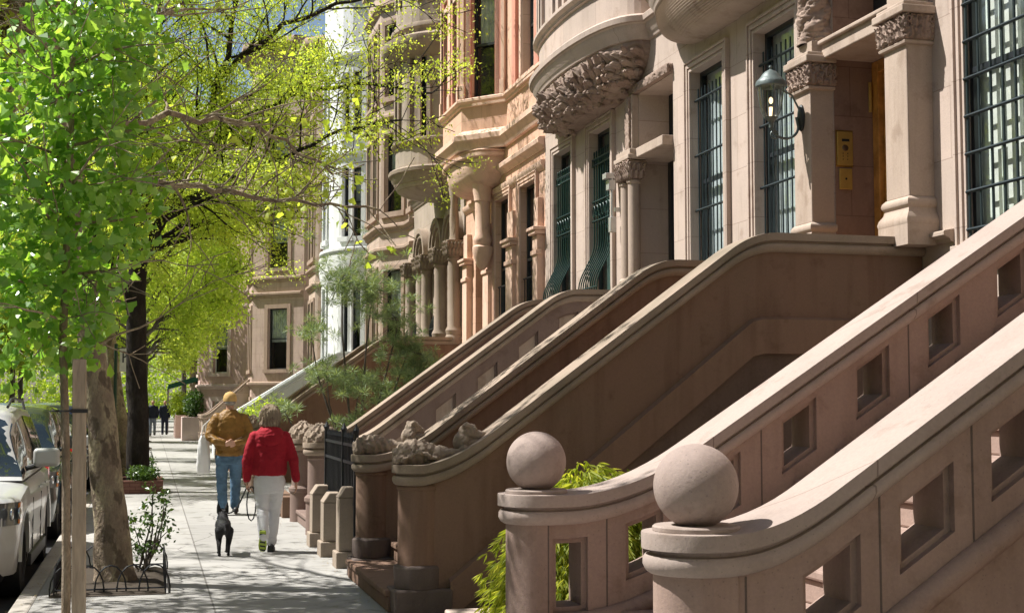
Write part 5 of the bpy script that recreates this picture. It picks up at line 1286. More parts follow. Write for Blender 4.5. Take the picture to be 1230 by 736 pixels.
shrub('box_shrub', (1.9, 61.6, 0), 'clipped dark green hedge bush standing in the near pink planter', 32, ellp((2.0, 61.6, 1.55), .62, .75, .62, .9), 420, LF_BOX, .1, .09, 10, 8, 'planted bushes before the pink house')
shrub('box_shrub', (1.5, 67.6, 0), 'lighter loose bush in the far pink planter', 33, ellp((1.5, 67.4, 1.5), .6, 1.2, .6, .9), 420, LF_PLANE, .14, .1, 8, 8, 'planted bushes before the pink house')
def planter(x0, x1, y0, y1, h_, lab, mat, group='pink planters'):
    t = thing('planter', ((x0 + x1) / 2, (y0 + y1) / 2, 0), lab, 'planter', group)
    m = MB(); w_ = .1
    m.box(x0, x1, y0, y0 + w_, -.01, h_); m.box(x0, x1, y1 - w_, y1, -.01, h_); m.box(x0, x0 + w_, y0 + w_, y1 - w_, -.01, h_); m.box(x1 - w_, x1, y0 + w_, y1 - w_, -.01, h_); m.build('planter_box', mat, t, smooth=False, bevel=.01)
    m = MB(); m.box(x0 + w_, x1 - w_, y0 + w_, y1 - w_, 0, h_ - .08); m.build('soil', SOIL, t, smooth=False); return t
planter(1.35, 2.75, 60.8, 62.5, 1.02, 'near pink stone planter holding the dark clipped bush', ST_PINKT)
planter(1.15, 2.2, 65.4, 69.5, 1.05, 'far pink stone planter holding the loose bush', ST_PINK)
BRICK = stone('planter_brick', (.22, .11, .085), .3, (.2, .065, 1), bump=.5)
def wood_planter(x0, x1, y0, y1, h_, lab):
    t = planter(x0, x1, y0, y1, h_, lab, BRICK, None); t.name = 'tree_planter'; t['category'] = 'planter'; t.pop('group', None) if hasattr(t, 'pop') else None
    return t
pl = planter(-.62, .26, 25.9, 27.4, .24, 'low red-brown planter box around the foot of the dark tree', BRICK, 'tree planters')
shrub('planter_plant', (.0, 26.1, .2), 'low leafy plants in the red-brown box round the dark tree', 41, ellp((-.1, 26.15, .32), .36, .3, .16, .2), 110, LF_SHRUB, .08, .06, 9, 8, cat='plant')
def hoops(cx, cy, hx, hy, lab, lean=0):
    t = thing('hoop_fence', (cx, cy, 0), lab, 'fence', 'low wire hoop fences round the tree pits')
    pts = []
    def side(a, b):
        n = max(2, int((Vector(b) - Vector(a)).length / .17)); m = MB()
        for k in range(n):
            p = Vector(a).lerp(Vector(b), (k + .5) / n); d = (Vector(b) - Vector(a)).normalized(); w_ = .13
            m.tube([(p.x + d.x * w_ * math.cos(q * math.pi / 8), p.y + d.y * w_ * math.cos(q * math.pi / 8), .05 + .2 * math.sin(q * math.pi / 8)) for q in range(9)], .007, 5)
            for s in (-1, 1): m.tube([(p.x + d.x * w_ * s, p.y + d.y * w_ * s, 0), (p.x + d.x * w_ * s, p.y + d.y * w_ * s, .07)], .007, 5)
        m.tube([(a[0], a[1], .05), (b[0], b[1], .05)], .007, 5); m.build('hoop_row', IRON, t)
    A, Bq, C_, D = (cx - hx, cy - hy), (cx + hx, cy - hy), (cx + hx, cy + hy), (cx - hx, cy + hy)
    side(A, Bq); side(Bq, C_); side(C_, D); side(D, A); return t
tree_pit(-.32, 13.3, .48, .95); hoops(-.3, 13.35, .46, .9, 'low wire hoop fence round the thick mottled plane tree')
tree_pit(-.5, 8.6, .34, .7)
tree_pit(-.4, 32.3, .45, .9); hoops(-.35, 32.3, .44, .85, 'low wire hoop fence round the pale leaning plane tree')
tree_pit(-.4, 42, .45, .9); hoops(-.38, 42, .44, .85, 'low wire hoop fence round the grey street tree beyond')
for y in (51, 60, 70, 82): tree_pit(-.4, y)
shrub('pit_shrub', (-.05, 13.8, 0), 'small glossy-leaved shrub behind the thick plane tree trunk', 51, ellp((.02, 13.8, .5), .24, .26, .38, .12), 110, LF_SHRUB, .05, .042, 5, 14)
shrub('pit_shrub', (-.2, 33, 0), 'low green plants at the foot of the pale leaning tree', 52, ellp((-.2, 33, .25), .35, .5, .2, .02), 90, LF_SHRUB, .08, .06, 8, 6)
# dry leaves and debris in the pit and along the kerb
r = random.Random(77); v, f = [], []
for _ in range(900):
    y = 7.5 + 30 * r.random() ** 1.5; x = r.choice((r.gauss(-.98, .06), r.gauss(1.78, .05), r.gauss(-.4, .3))); leaf_quad(v, f, Vector((x, y, .008 + .01 * r.random())), Vector((r.uniform(-1, 1), r.uniform(-1, 1), .05)).normalized(), Vector((0, 0, 1)), r.uniform(.012, .03), .02)
me = bpy.data.meshes.new('fallen_bud_scales'); me.from_pydata([tuple(a) for a in v], [], f); o = bpy.data.objects.new('leaf_litter', me); col.objects.link(o); me.materials.append(plain('dry_leaf', (.28, .20, .08), .8)); tag(o, 'scattered brown bud scales along the pavement edges', 'litter', kind='stuff')
# ------------------------------------------------------------------ cars
CARGL = plain('car_glass', (.012, .02, .022), .04, 0, .1, coat=.6)
TYRE = plain('tyre_rubber', (.018, .018, .019), .8, bump=.2); RIM = plain('alloy', (.45, .46, .47), .3, .9); BLK = plain('black_trim', (.015, .015, .016), .5)
LENS = plain('lamp_lens', (.16, .17, .18), .08, .3, coat=1); AMBER = plain('amber_lens', (.75, .22, .02), .15, coat=1); REDL = plain('red_lens', (.4, .01, .01), .15, coat=1)
def paint(name, c, metal=.5): return plain(name, c, .28, metal, .05, coat=1)
def lerp_tab(tab, s):
    for (a, va), (b, vb) in zip(tab, tab[1:]):
        if s <= b:
            t = max(0, (s - a) / (b - a)); t = t * t * (3 - 2 * t) * .5 + t * .5; return va + (vb - va) * t
    return tab[-1][1]
SUV = dict(L=4.75, H=1.78, belt=1.08, w=.94, hood=[(0, .62), (.06, .86), (.3, .97), (1.25, 1.07), (4.4, 1.1), (4.7, .98), (4.75, .7)], wid=[(0, .6), (.08, .8), (.3, .915), (.9, .94), (3.9, .94), (4.5, .88), (4.75, .74)],
           roof=[(1.15, 1.05), (1.9, 1.6), (2.2, 1.74), (2.8, 1.79), (3.9, 1.76), (4.35, 1.68), (4.62, 1.12), (4.7, 1.02)], fw=.92, rw=3.72, R=.36)
SEDAN = dict(L=4.7, H=1.46, belt=.95, w=.9, hood=[(0, .5), (.06, .7), (.4, .8), (1.3, .93), (3.8, .97), (4.5, .95), (4.7, .6)], wid=[(0, .5), (.08, .7), (.35, .83), (.9, .89), (3.8, .9), (4.4, .84), (4.7, .66)],
             roof=[(1.2, .9), (2.0, 1.34), (2.4, 1.44), (3.0, 1.45), (3.5, 1.38), (4.2, .98), (4.3, .93)], fw=.9, rw=3.6, R=.32)
def MBsph(x, y, z, t):
    m = MB(); m.ell((x, y, z), (.02, .055, .055), 14, 10); m.build('headlamp_bulb', plain('chrome', (.75, .76, .78), .12, .9), t)
def make_car(name, label, cat, spec, pm, loc, flip=False, rails=False):
    t = thing(name, loc, label, cat, 'cars parked along the kerb'); X0, Y0, Z0 = loc
    L, belt, Rw = spec['L'], spec['belt'], spec['R'] + .06
    W = lambda s: lerp_tab(spec['wid'], s); Hd = lambda s: lerp_tab(spec['hood'], s); RF = lambda s: lerp_tab(spec['roof'], s)
    S = sorted({round(L * i / 60, 3) for i in range(61)} | {round(w_ + Rw * math.cos(math.pi * k / 10), 3) for w_ in (spec['fw'], spec['rw']) for k in range(11)})
    def zbot(s):
        z = .27 if .12 < s < L - .12 else .32
        for w_ in (spec['fw'], spec['rw']):
            if abs(s - w_) < Rw: z = max(z, spec['R'] + math.sqrt(Rw ** 2 - (s - w_) ** 2))
        return z
    m = MB(); rows = []
    for s in S:
        w_, h, zb = W(s), Hd(s), zbot(s); half = []
        for k in range(15):
            u = k / 14
            if u < .62:
                v = u / .62; z = zb + (h - .05 - zb) * v; zz = (z - .3) / .8
                x = w_ * (1 - .05 * max(0, (.3 - zz)) * 2 - .055 * max(0, zz - .62) ** 1 * 1.5) - (.012 if abs(z - .62) < .03 else 0)
            else: v = (u - .62) / .38; x = w_ * .955 * (1 - v ** 1.3); z = h - .05 * (1 - v) ** 2.2
            half.append((x, z))
        rows.append([(X0 + x, Y0 + s, Z0 + z) for x, z in half] + [(X0 - x, Y0 + s, Z0 + z) for x, z in half[::-1][1:]])
    m.grid(rows); m.poly(rows[0]); m.poly(rows[-1]); body = m.build('body', pm, t, ang=40)
    # cabin
    def GP(s, u, off=0):
        b = Hd(s) - .02; zr = RF(s) + off; w_ = W(s) * .93
        if u < .7: v = u / .7; x = w_ - (w_ * .22) * v ** 1.4 * min(1, (zr - b) / .5); z = b + (zr - .07 * min(1, (zr - b) / .3) - b) * v
        else: v = (u - .7) / .3; xe = w_ - (w_ * .22) * min(1, (zr - b) / .5); x = xe * (1 - v ** 1.5); z = zr - .07 * min(1, (zr - b) / .3) * (1 - v) ** 2
        return x + off * .6 * (1 if u < .95 else 0), z
    s0, s1 = spec['roof'][0][0], spec['roof'][-1][0]; m = MB(); rows = []
    for i in range(41):
        s = s0 + (s1 - s0) * i / 40; half = [GP(s, k / 14) for k in range(15)]
        rows.append([(X0 + x, Y0 + s, Z0 + z) for x, z in half] + [(X0 - x, Y0 + s, Z0 + z) for x, z in half[::-1][1:]])
    m.grid(rows); m.build('roof', pm, t, ang=50)
    def patch(name_, a, b, u0, u1, sides=(1,), off=.006, mat=CARGL, slant=0):
        for sd in sides:
            m = MB(); rows = []
            for i in range(9):
                row = []
                for k in range(9):
                    u = u0 + (u1 - u0) * k / 8; s = a + (b - a) * i / 8 + slant * (u - u0); x, z = GP(min(s1, max(s0, s)), u, off); row.append((X0 + sd * x, Y0 + s, Z0 + z))
                rows.append(row)
            m.grid(rows); m.build(name_, mat, t)
    r = spec['roof']
    patch('windscreen', r[0][0] + .08, r[1][0] + .12, .16, 1.0, (1,)); patch('windscreen', r[0][0] + .08, r[1][0] + .12, .16, 1.0, (-1,))
    patch('rear_window', r[-3][0] + .05, r[-2][0] - .02, .2, 1.0, (1,)); patch('rear_window', r[-3][0] + .05, r[-2][0] - .02, .2, 1.0, (-1,))
    a = r[1][0]
    patch('side_window', a - .18, a + .72, .08, .62, (1, -1), slant=.55); patch('side_window', a + .82, a + 1.55, .08, .62, (1, -1), slant=.1)
    if spec is SUV: patch('side_window', a + 1.72, a + 2.25, .08, .62, (1, -1), slant=-.1)
    for sd in (1, -1):
        for w_ in (spec['fw'], spec['rw']):
            xw = W(w_) - .03; R_ = spec['R']; cx = X0 + sd * (xw - .11)
            m = MB(); rows = []
            for (rr, dx) in ((R_ * .62, -.1), (R_ * .95, -.11), (R_, -.08), (R_, .08), (R_ * .95, .11), (R_ * .64, .115), (R_ * .62, .10)):
                rows.append([(cx + sd * dx, Y0 + w_ + rr * math.cos(2 * math.pi * k / 28), Z0 + R_ + rr * math.sin(2 * math.pi * k / 28)) for k in range(28)])
            m.grid(rows, True); wh = m.build('tyre', TYRE, t)
            m = MB(); rows = []
            for (rr, dx) in ((R_ * .64, .10), (R_ * .56, .085), (R_ * .54, .03), (.001, .03)): rows.append([(cx + sd * dx, Y0 + w_ + rr * math.cos(2 * math.pi * k / 28), Z0 + R_ + rr * math.sin(2 * math.pi * k / 28)) for k in range(28)])
            m.grid(rows, True); m.build('wheel_well', BLK, wh)
            m = MB(); 
            for k in range(5):
                a_ = 2 * math.pi * k / 5; c, s_ = math.cos(a_), math.sin(a_); q = []
                for (rr, hw_) in ((.03, .03), (R_ * .6, .045)):
                    for h_ in (-hw_, hw_): q.append((rr * c - h_ * s_, rr * s_ + h_ * c))
                for dx in (.075, ): m.poly([(cx + sd * dx, Y0 + w_ + q[i][0], Z0 + R_ + q[i][1]) for i in (0, 1, 3, 2)])
            m.grid([[(cx + sd * dx, Y0 + w_ + rr * math.cos(2 * math.pi * k / 28), Z0 + R_ + rr * math.sin(2 * math.pi * k / 28)) for k in range(28)] for rr, dx in ((R_ * .62, .09), (R_ * .54, .08))], True)
            m.tube([(cx + sd * .03, Y0 + w_, Z0 + R_), (cx + sd * .085, Y0 + w_, Z0 + R_)], .05, 14); m.build('rim', RIM, wh)
            m = MB(); n = 14; rows = [[(X0 + sd * (xw + dx), Y0 + w_ + rr * math.cos(math.pi * k / n), Z0 + R_ + rr * math.sin(math.pi * k / n)) for k in range(n + 1)] for rr, dx in ((Rw - .012, -.1), (Rw - .012, .025), (Rw + .035, .03), (Rw + .04, .0))]
            m.grid(rows); m.build('wheel_arch', pm, t)
        # mirror
        ym = Y0 + r[1][0] - .3; xm = X0 + sd * (W(1.5) + .12)
        m = MB(); m.box(xm - .13, xm + .12, ym - .05, ym + .06, Z0 + belt + .08, Z0 + belt + .26); mi = m.build('mirror', pm, t, bevel=.042, seg=5); m = MB(); m.tube([(xm - sd * .2, ym + .03, Z0 + belt + .06), (xm, ym, Z0 + belt + .12)], .025, 8); m.build('mirror_arm', BLK, mi)
        # door seams, handles, sill
        m = MB()
        for s in (a - .25, a + .76, a + 1.6): xs = X0 + sd * (W(s) + .0015); m.box(min(xs, xs - sd * .01), max(xs, xs - sd * .01), Y0 + s - .004, Y0 + s + .004, Z0 + .36, Z0 + belt - .22)
        m.build('door_seam', BLK, t, smooth=False)
        for s in (a + .6, a + 1.45): m = MB(); m.tube([(X0 + sd * (W(s) - .01), Y0 + s - .09, Z0 + belt - .16), (X0 + sd * (W(s) + .02), Y0 + s - .06, Z0 + belt - .155), (X0 + sd * (W(s) + .02), Y0 + s + .06, Z0 + belt - .155), (X0 + sd * (W(s) - .01), Y0 + s + .09, Z0 + belt - .16)], .014, 8); m.build('door_handle', pm, t)
        m = MB(); m.box(X0 + sd * (W(2) - .02) - .03, X0 + sd * (W(2) - .02) + .03, Y0 + spec['fw'] + Rw + .04, Y0 + spec['rw'] - Rw - .04, Z0 + .22, Z0 + .34); m.build('sill', BLK, t, smooth=False, bevel=.01)
        # headlights wrapping the corner, tail lights
        def lamp(nm, sa, sb, z0, z1, mt, off):
            m = MB(); rows = []
            for i in range(9):
                s = sa + (sb - sa) * i / 8; rows.append([(X0 + sd * (W(max(0, s)) * (1 - .02 * 0) + off), Y0 + s - (off if s < .1 else 0), Z0 + z0 + (z1 - z0) * k / 4) for k in range(5)])
            m.grid(rows); return m.build(nm, mt, t)
        lamp('headlight', .0, .40, belt - .37, belt - .17, LENS, .012); lamp('indicator', .26, .44, belt - .36, belt - .18, AMBER, .017)
        [MBsph(X0 + sd * (W(.2 + .13 * q_) + .012), Y0 + .1 + .15 * q_, Z0 + belt - .27, t) for q_ in (0, 1)]; lamp('tail_light', L - .32, L - .01, belt - .3, belt - .02, REDL, .01)
        m = MB(); m.lathe([(.001, 0), (.07, 0), (.08, .02), (.08, .05)], 0, 0, 14)
        if rails: m = MB(); m.tube([(X0 + sd * .62, Y0 + s, Z0 + RF(s) + (.0 if i in (0, 6) else .045)) for i, s in enumerate([a + .35 + .33 * i for i in range(7)])], .016, 8); m.build('roof_rail', BLK, t)
    m = MB(); m.box(X0 - .78, X0 + .78, Y0 + .35, Y0 + L - .35, Z0 + .2, Z0 + .5); m.build('underbody', BLK, t, smooth=False)
    m = MB(); m.box(X0 - .42, X0 + .42, Y0 - .02, Y0 + .1, Z0 + .52, Z0 + .76)
    for k in range(5): m.box(X0 - .42, X0 + .42, Y0 - .035, Y0 + .0, Z0 + .54 + .045 * k, Z0 + .555 + .045 * k)
    m.build('grille', BLK, t, smooth=False); m = MB(); m.box(X0 - .7, X0 + .7, Y0 - .05, Y0 + .12, Z0 + .32, Z0 + .5); m.build('bumper', pm, t, smooth=False, bevel=.05, seg=4)
    return t
CX0 = -2.03
c1 = make_car('parked_car', 'silver sport utility car parked nearest, its headlight and mirror beside the kerb', 'car', SUV, plain('silver_paint', (.56, .56, .54), .36, .15, .05, coat=.5), (CX0, 12.75, -.14), rails=True)
c2 = make_car('parked_car', 'dark green-grey car parked right behind the silver one', 'car', SUV, paint('dark_green_paint', (.03, .04, .035), .4), (CX0 - .02, 18.3, -.14))
c3 = make_car('parked_car', 'white car, third in the parked row', 'car', SEDAN, paint('white_paint', (.6, .6, .58), 0), (CX0, 23.7, -.14))
for k, (src, y, mt, lab) in enumerate([(c2, 29.2, ('black_paint', (.012, .012, .014)), 'black car, fourth in the parked row'), (c3, 34.6, ('maroon_paint', (.12, .02, .02)), 'maroon car, fifth in the parked row'), (c1, 40.0, None, 'silver car seen far up the kerb, sixth in the row'), (c3, 45.4, ('navy_paint', (.02, .03, .08)), 'navy car, seventh in the parked row'), (c2, 51, None, 'dark green-grey car far up the row, eighth'), (c3, 56.5, None, 'white car far up the row, ninth'), (c2, 62, ('black_paint', 0), 'black car far up the row, tenth')]):
    c = dup(src, (CX0, y, -.14), 0, 1, lab)
    if mt:
        pm = MATS.get(mt[0]) or paint(mt[0], mt[1]); recolour(c, {id(c1): 'silver_paint', id(c2): 'dark_green_paint', id(c3): 'white_paint'}[id(src)], pm)
m = MB(); m.quad((-2.66, 13.995, .985), (-2.42, 13.99, .985), (-2.42, 14.02, 1.03), (-2.66, 14.02, 1.03))

# ------------------------------------------------------------------ people and dog
SKIN = plain('skin', (.52, .30, .21), .55, var=.1, bump=.05)
def cloth(name, c, sc_=14, b=.5, var=.25, rough=.85): return plain(name, c, rough, 0, var, 6, spec=.3, bump=b, bscale=sc_)
def rings(mb, rs, n=20):
    """closed loft from elliptical rings (cx, cy, z, rx, ry)"""
    rows = [[(cx + rx * math.cos(2 * math.pi * k / n), cy + ry * math.sin(2 * math.pi * k / n), z) for k in range(n)] for cx, cy, z, rx, ry in rs]
    mb.grid(rows, True, True, True); return mb
def chain(mb, pts, rad, n=14):
    """limb with rounded ends"""
    P = [Vector(p) for p in pts]; out, rr = [], []
    for i in range(len(P) - 1):
        for k in range(5): u = k / 5; out.append(P[i].lerp(P[i + 1], u)); rr.append(rad[i] * (1 - u) + rad[i + 1] * u)
    out.append(P[-1]); rr.append(rad[-1]); mb.tube(out, rr, n)
    for p, r_ in zip(P, rad): mb.ell(tuple(p), (r_, r_, r_), 14, 8)
def folds(amp, fr):
    def d(p, n):
        q = Vector((p.x * fr, p.y * fr, p.z * fr * 1.6)); a = 1 - abs(noise.noise(q)) * 2.4; b = 1 - abs(noise.noise(q * 2.2 + Vector((3, 1, 2)))) * 2.4
        return p + n * amp * (a * .7 + b * .3 - .4)
    return d
def hand(mb, p, d, side, palm, s=1.0, curl=.5):
    """palm and five bent fingers; d: pointing direction, palm: inward normal"""
    p, d, palm = Vector(p), Vector(d).normalized(), Vector(palm).normalized(); w_ = d.cross(palm).normalized()
    rows = []
    for t, hw_, th in ((0, .026, .017), (.03, .034, .015), (.075, .040, .014), (.09, .038, .012)):
        c = p + d * t * s; rows.append([tuple(c + w_ * hw_ * s * math.cos(2 * math.pi * k / 12) + palm * th * s * math.sin(2 * math.pi * k / 12)) for k in range(12)])
    mb.grid(rows, True, True, True)
    for k, ln in enumerate((.062, .074, .07, .055)):
        b = p + d * .082 * s + w_ * (-.03 + .02 * k) * s * side; q = [b]; dd = d.copy()
        for j in range(3): dd = (dd + palm * curl * .8).normalized(); q.append(q[-1] + dd * ln * s * (.45, .32, .23)[j])
        mb.tube(q, [.0095 * s, .009 * s, .008 * s, .006 * s], 8)
    b = p + d * .03 * s - w_ * .03 * s * side; q = [b, b + (d * .6 - w_ * side + palm * .4).normalized() * .035 * s, b + (d * .6 - w_ * side + palm * .4).normalized() * .035 * s + (d + palm * .6).normalized() * .035 * s]
    mb.tube(q, [.012 * s, .011 * s, .008 * s], 8)
def head(mb, c, s=1.0, yaw_=0, tilt=0):
    """skull, jaw, nose, ears; faces +y turned by yaw"""
    rot = Matrix.Rotation(yaw_, 3, 'Z') @ Matrix.Rotation(tilt, 3, 'X'); C_ = Vector(c)
    def e(o, r_): 
        q = C_ + rot @ (Vector(o) * s); mb.ell(tuple(q), tuple(v * s for v in r_), 18, 12, rot)
    e((0, 0, .02), (.076, .095, .105)); e((0, .03, -.055), (.058, .065, .065)); e((0, .098, -.01), (.013, .018, .024)); e((0, .088, -.052), (.026, .014, .01))
    for sx in (-1, 1): e((sx * .079, -.005, -.01), (.012, .02, .032)); e((sx * .03, .082, .018), (.014, .012, .01))
# --- man
MX, MY = 1.15, 20.8
Mn = thing('person', (MX, MY, 0), 'person in mustard jacket, blue jeans and yellow cap, hands clasped behind the back', 'person')
m = MB(); 
rings(m, [(MX, MY, 1.0, .13, .1), (MX, MY, 1.2, .14, .1), (MX, MY, 1.42, .17, .1), (MX, MY, 1.49, .09, .08)])
chain(m, [(MX, MY, 1.42), (MX, MY + .01, 1.58)], [.06, .055]); head(m, (MX, MY + .03, 1.665), 1.0, 0, -.15)
for s in (-1, 1): 
    chain(m, [(MX + s * .17, MY, 1.42), (MX + s * .27, MY - .03, 1.17), (MX + s * .06, MY - .19, 1.06)], [.05, .042, .03])
    chain(m, [(MX + s * .09, MY, .95), (MX + s * .1, MY + (.03 if s < 0 else .1), .5), (MX + s * .09, MY + (-.02 if s < 0 else .12), .1)], [.07, .05, .035])
hand(m, (MX + .055, MY - .2, 1.07), (-1, -.15, -.25), 1, (.1, -1, 0), 1, .35); hand(m, (MX - .055, MY - .235, 1.07), (1, -.05, -.3), -1, (0, 1, 0), 1, .5)
remesh(m, 'body', SKIN, Mn, .009, 2)
JK = cloth('mustard_leather', (.24, .125, .025), 16, .8, .4, .5)
m = MB(); rings(m, [(MX, MY, .86, .19, .145), (MX, MY, .9, .205, .155), (MX, MY, .96, .20, .15), (MX, MY, 1.02, .225, .165), (MX, MY, 1.15, .24, .165), (MX, MY, 1.3, .245, .155), (MX, MY + .0, 1.42, .225, .135), (MX, MY, 1.49, .15, .1), (MX, MY + .01, 1.545, .085, .085)])
for s in (-1, 1): chain(m, [(MX + s * .19, MY, 1.415), (MX + s * .26, MY - .03, 1.28), (MX + s * .29, MY - .06, 1.15), (MX + s * .2, MY - .17, 1.08), (MX + s * .1, MY - .2, 1.065)], [.078, .074, .07, .06, .046])
remesh(m, 'jacket', JK, Mn, .012, 2, folds(.009, 9))
JN = cloth('blue_denim', (.09, .165, .25), 18, .5, .35)
def trousers(name, mat, cx, cy, hipz, legs, parent, hips, fold=.01, disp_f=9):
    m = MB(); rings(m, [(cx, cy, hipz - .16, hips[0] * .92, hips[1] * .95), (cx, cy, hipz - .06, hips[0], hips[1]), (cx, cy, hipz + .06, hips[0] * .95, hips[1] * .92), (cx, cy, hipz + .14, hips[0] * .85, hips[1] * .85)])
    for pts, rad in legs: chain(m, pts, rad)
    return remesh(m, name, mat, parent, .011, 2, folds(fold, disp_f))
trousers('jeans', JN, MX, MY, .9, [([(MX - .1, MY, .84), (MX - .105, MY + .03, .5), (MX - .085, MY - .02, .11)], [.105, .08, .07]), ([(MX + .1, MY, .84), (MX + .1, MY + .1, .52), (MX + .10, MY + .12, .13)], [.105, .08, .07])], Mn, (.175, .13), .009)
SHOE = plain('dark_shoe', (.035, .026, .02), .5, bump=.2)
def shoe(parent, x, y, z, pitch_, mat, sole=None, s=1.0, yaw_=0):
    rot = Matrix.Rotation(yaw_, 3, 'Z') @ Matrix.Rotation(pitch_, 3, 'X'); C_ = Vector((x, y, z)); m = MB(); rows = []
    for t, w_, h in ((-.10, .03, .07), (-.085, .04, .09), (-.03, .042, .095), (.03, .043, .075), (.09, .05, .055), (.14, .047, .045), (.175, .025, .03)):
        rows.append([tuple(C_ + rot @ (Vector((w_ * math.cos(a) * s, t * s, (.015 + h * .5 + h * .5 * math.sin(a)) * s)))) for a in [2 * math.pi * k / 14 for k in range(14)]])
    m.grid(rows, True, True, True); o = m.build('shoe', mat, parent, ang=60)
    if sole:
        m = MB(); m2 = []
        out = [(-.105, .03), (-.09, .042), (0, .04), (.09, .052), (.15, .046), (.182, .02)]
        lo = [tuple(C_ + rot @ Vector((w_ * s, t * s, 0))) for t, w_ in out] + [tuple(C_ + rot @ Vector((-w_ * s, t * s, 0))) for t, w_ in out[::-1]]
        hi = [tuple(C_ + rot @ Vector((w_ * s, t * s, .028))) for t, w_ in out] + [tuple(C_ + rot @ Vector((-w_ * s, t * s, .028))) for t, w_ in out[::-1]]
        m.grid([lo, hi], True, True, True); m.build('sole', sole, o, smooth=False)
        m = MB()
        for k in range(5):
            t = -.08 + .055 * k; m.poly([tuple(C_ + rot @ Vector((a * s, (t + b) * s, -.003))) for a, b in ((-.033, 0), (.033, .012), (.033, .035), (-.033, .022))])
        m.build('tread', BLK, o, smooth=False)
    return o
shoe(Mn, MX - .09, MY - .0, 0, 0, SHOE); shoe(Mn, MX + .11, MY + .12, .0, 0, SHOE)
CAPM = cloth('yellow_cap', (.55, .36, .14), 20, .3)
m = MB(); m.lathe([(.098, 1.665), (.101, 1.70), (.094, 1.745), (.07, 1.785), (.03, 1.805), (.001, 1.808)], 0, 0, 24)
m.v = [(MX + x, MY + .02 + y * 1.12, z) for x, y, z in m.v]; n = len(m.v)
m.grid([[(MX + .075 * math.cos(a) * q, MY + .1 + .09 * math.sin(a) * q, 1.672 - .012 * (q > .5)) for a in [math.pi * k / 10 for k in range(11)]] for q in (.3, 1)])
m.ell((MX, MY + .02, 1.81), (.012, .012, .007), 10, 6); m.build('cap', CAPM, Mn)
m = MB(); m.ell((MX, MY + .005, 1.645), (.083, .098, .05), 20, 12); m.build('hair', cloth('grey_hair', (.3, .28, .25), 60, .6), Mn)
m = MB(); rows = []
for z, w_, d_ in ((1.16, .05, .035), (1.1, .075, .05), (.95, .09, .06), (.75, .1, .07), (.62, .095, .06), (.6, .08, .05)): rows.append([(MX - .37 + w_ * math.cos(2 * math.pi * k / 20), MY + .06 + d_ * math.sin(2 * math.pi * k / 20) + .01 * math.sin(k * 2 + z * 9), z) for k in range(20)])
m.grid(rows, True, True, True)
for s in (-1, 1): m.tube([(MX - .37 + s * .04, MY + .06, 1.14), (MX - .36 + s * .02, MY + .05, 1.3), (MX - .28, MY + .03, 1.4)], .009, 6)
tag(m.build('tote_bag', cloth('white_bag', (.72, .72, .70), 12, .4, .08), None, base=(MX - .37, MY + .06, .6), ang=70), 'white bag hanging at the left side of the person in the mustard jacket', 'bag')
# --- woman
FX, FY = 1.30, 15.55
Wm = thing('person', (FX, FY, 0), 'person with grey-brown hair in a red hooded top and white trousers, walking a small dog', 'person')
m = MB(); rings(m, [(FX, FY, .95, .12, .09), (FX, FY, 1.15, .115, .085), (FX, FY, 1.33, .14, .085), (FX, FY, 1.4, .07, .06)])
chain(m, [(FX, FY, 1.34), (FX, FY + .01, 1.47)], [.05, .046]); head(m, (FX, FY + .02, 1.555), .95)
LH = (FX - .25, FY + .05, .80); RH = (FX + .30, FY - .03, .80)
chain(m, [(FX - .16, FY, 1.33), (FX - .24, FY + .0, 1.06), LH], [.045, .036, .026]); chain(m, [(FX + .16, FY, 1.33), (FX + .25, FY - .05, 1.06), RH], [.045, .036, .026])
hand(m, LH, (.05, .15, -1), -1, (1, 0, 0), .95, .75); hand(m, RH, (.05, -.1, -1), 1, (-1, .0, 0), .95, .35)
chain(m, [(FX - .07, FY, .9), (FX - .075, FY, .48), (FX - .075, FY - .2, .2)], [.065, .045, .03]); chain(m, [(FX + .07, FY, .9), (FX + .07, FY + .06, .48), (FX + .03, FY + .03, .1)], [.065, .045, .03])
remesh(m, 'body', SKIN, Wm, .008, 2)
RED = cloth('red_fleece', (.33, .012, .025), 22, .4, .2)
m = MB(); rings(m, [(FX, FY, .87, .185, .14), (FX, FY, .91, .2, .15), (FX, FY, 1.05, .2, .145), (FX, FY, 1.2, .205, .14), (FX, FY, 1.31, .205, .125), (FX, FY, 1.38, .15, .1), (FX, FY, 1.43, .08, .08)])
chain(m, [(FX - .17, FY, 1.31), (FX - .22, FY - .01, 1.18), (FX - .255, FY, 1.04), (LH[0], LH[1], LH[2] + .03)], [.07, .064, .058, .046])
chain(m, [(FX + .17, FY, 1.31), (FX + .225, FY - .02, 1.18), (FX + .27, FY - .05, 1.04), (RH[0], RH[1], RH[2] + .03)], [.07, .064, .058, .046])
remesh(m, 'hooded_top', RED, Wm, .011, 2, folds(.007, 9))
m = MB(); rings(m, [(FX, FY - .115, 1.21, .05, .03), (FX, FY - .12, 1.25, .1, .05), (FX, FY - .10, 1.32, .145, .07), (FX, FY - .05, 1.39, .14, .09), (FX, FY - .03, 1.43, .1, .08), (FX, FY - .03, 1.44, .06, .05)])
remesh(m, 'hood', RED, Wm, .01, 2, folds(.007, 12))
WT = cloth('white_trousers', (.70, .70, .72), 16, .35, .08)
trousers('trousers', WT, FX, FY, .84, [([(FX - .085, FY, .8), (FX - .075, FY - .0, .48), (FX - .075, FY - .2, .20)], [.098, .07, .058]), ([(FX + .085, FY, .8), (FX + .07, FY + .06, .48), (FX + .03, FY + .03, .11)], [.098, .07, .062])], Wm, (.175, .135), .007)
SN = plain('black_trainer', (.02, .022, .022), .6, bump=.2); LS = plain('lime_sole', (.35, .46, .05), .5)
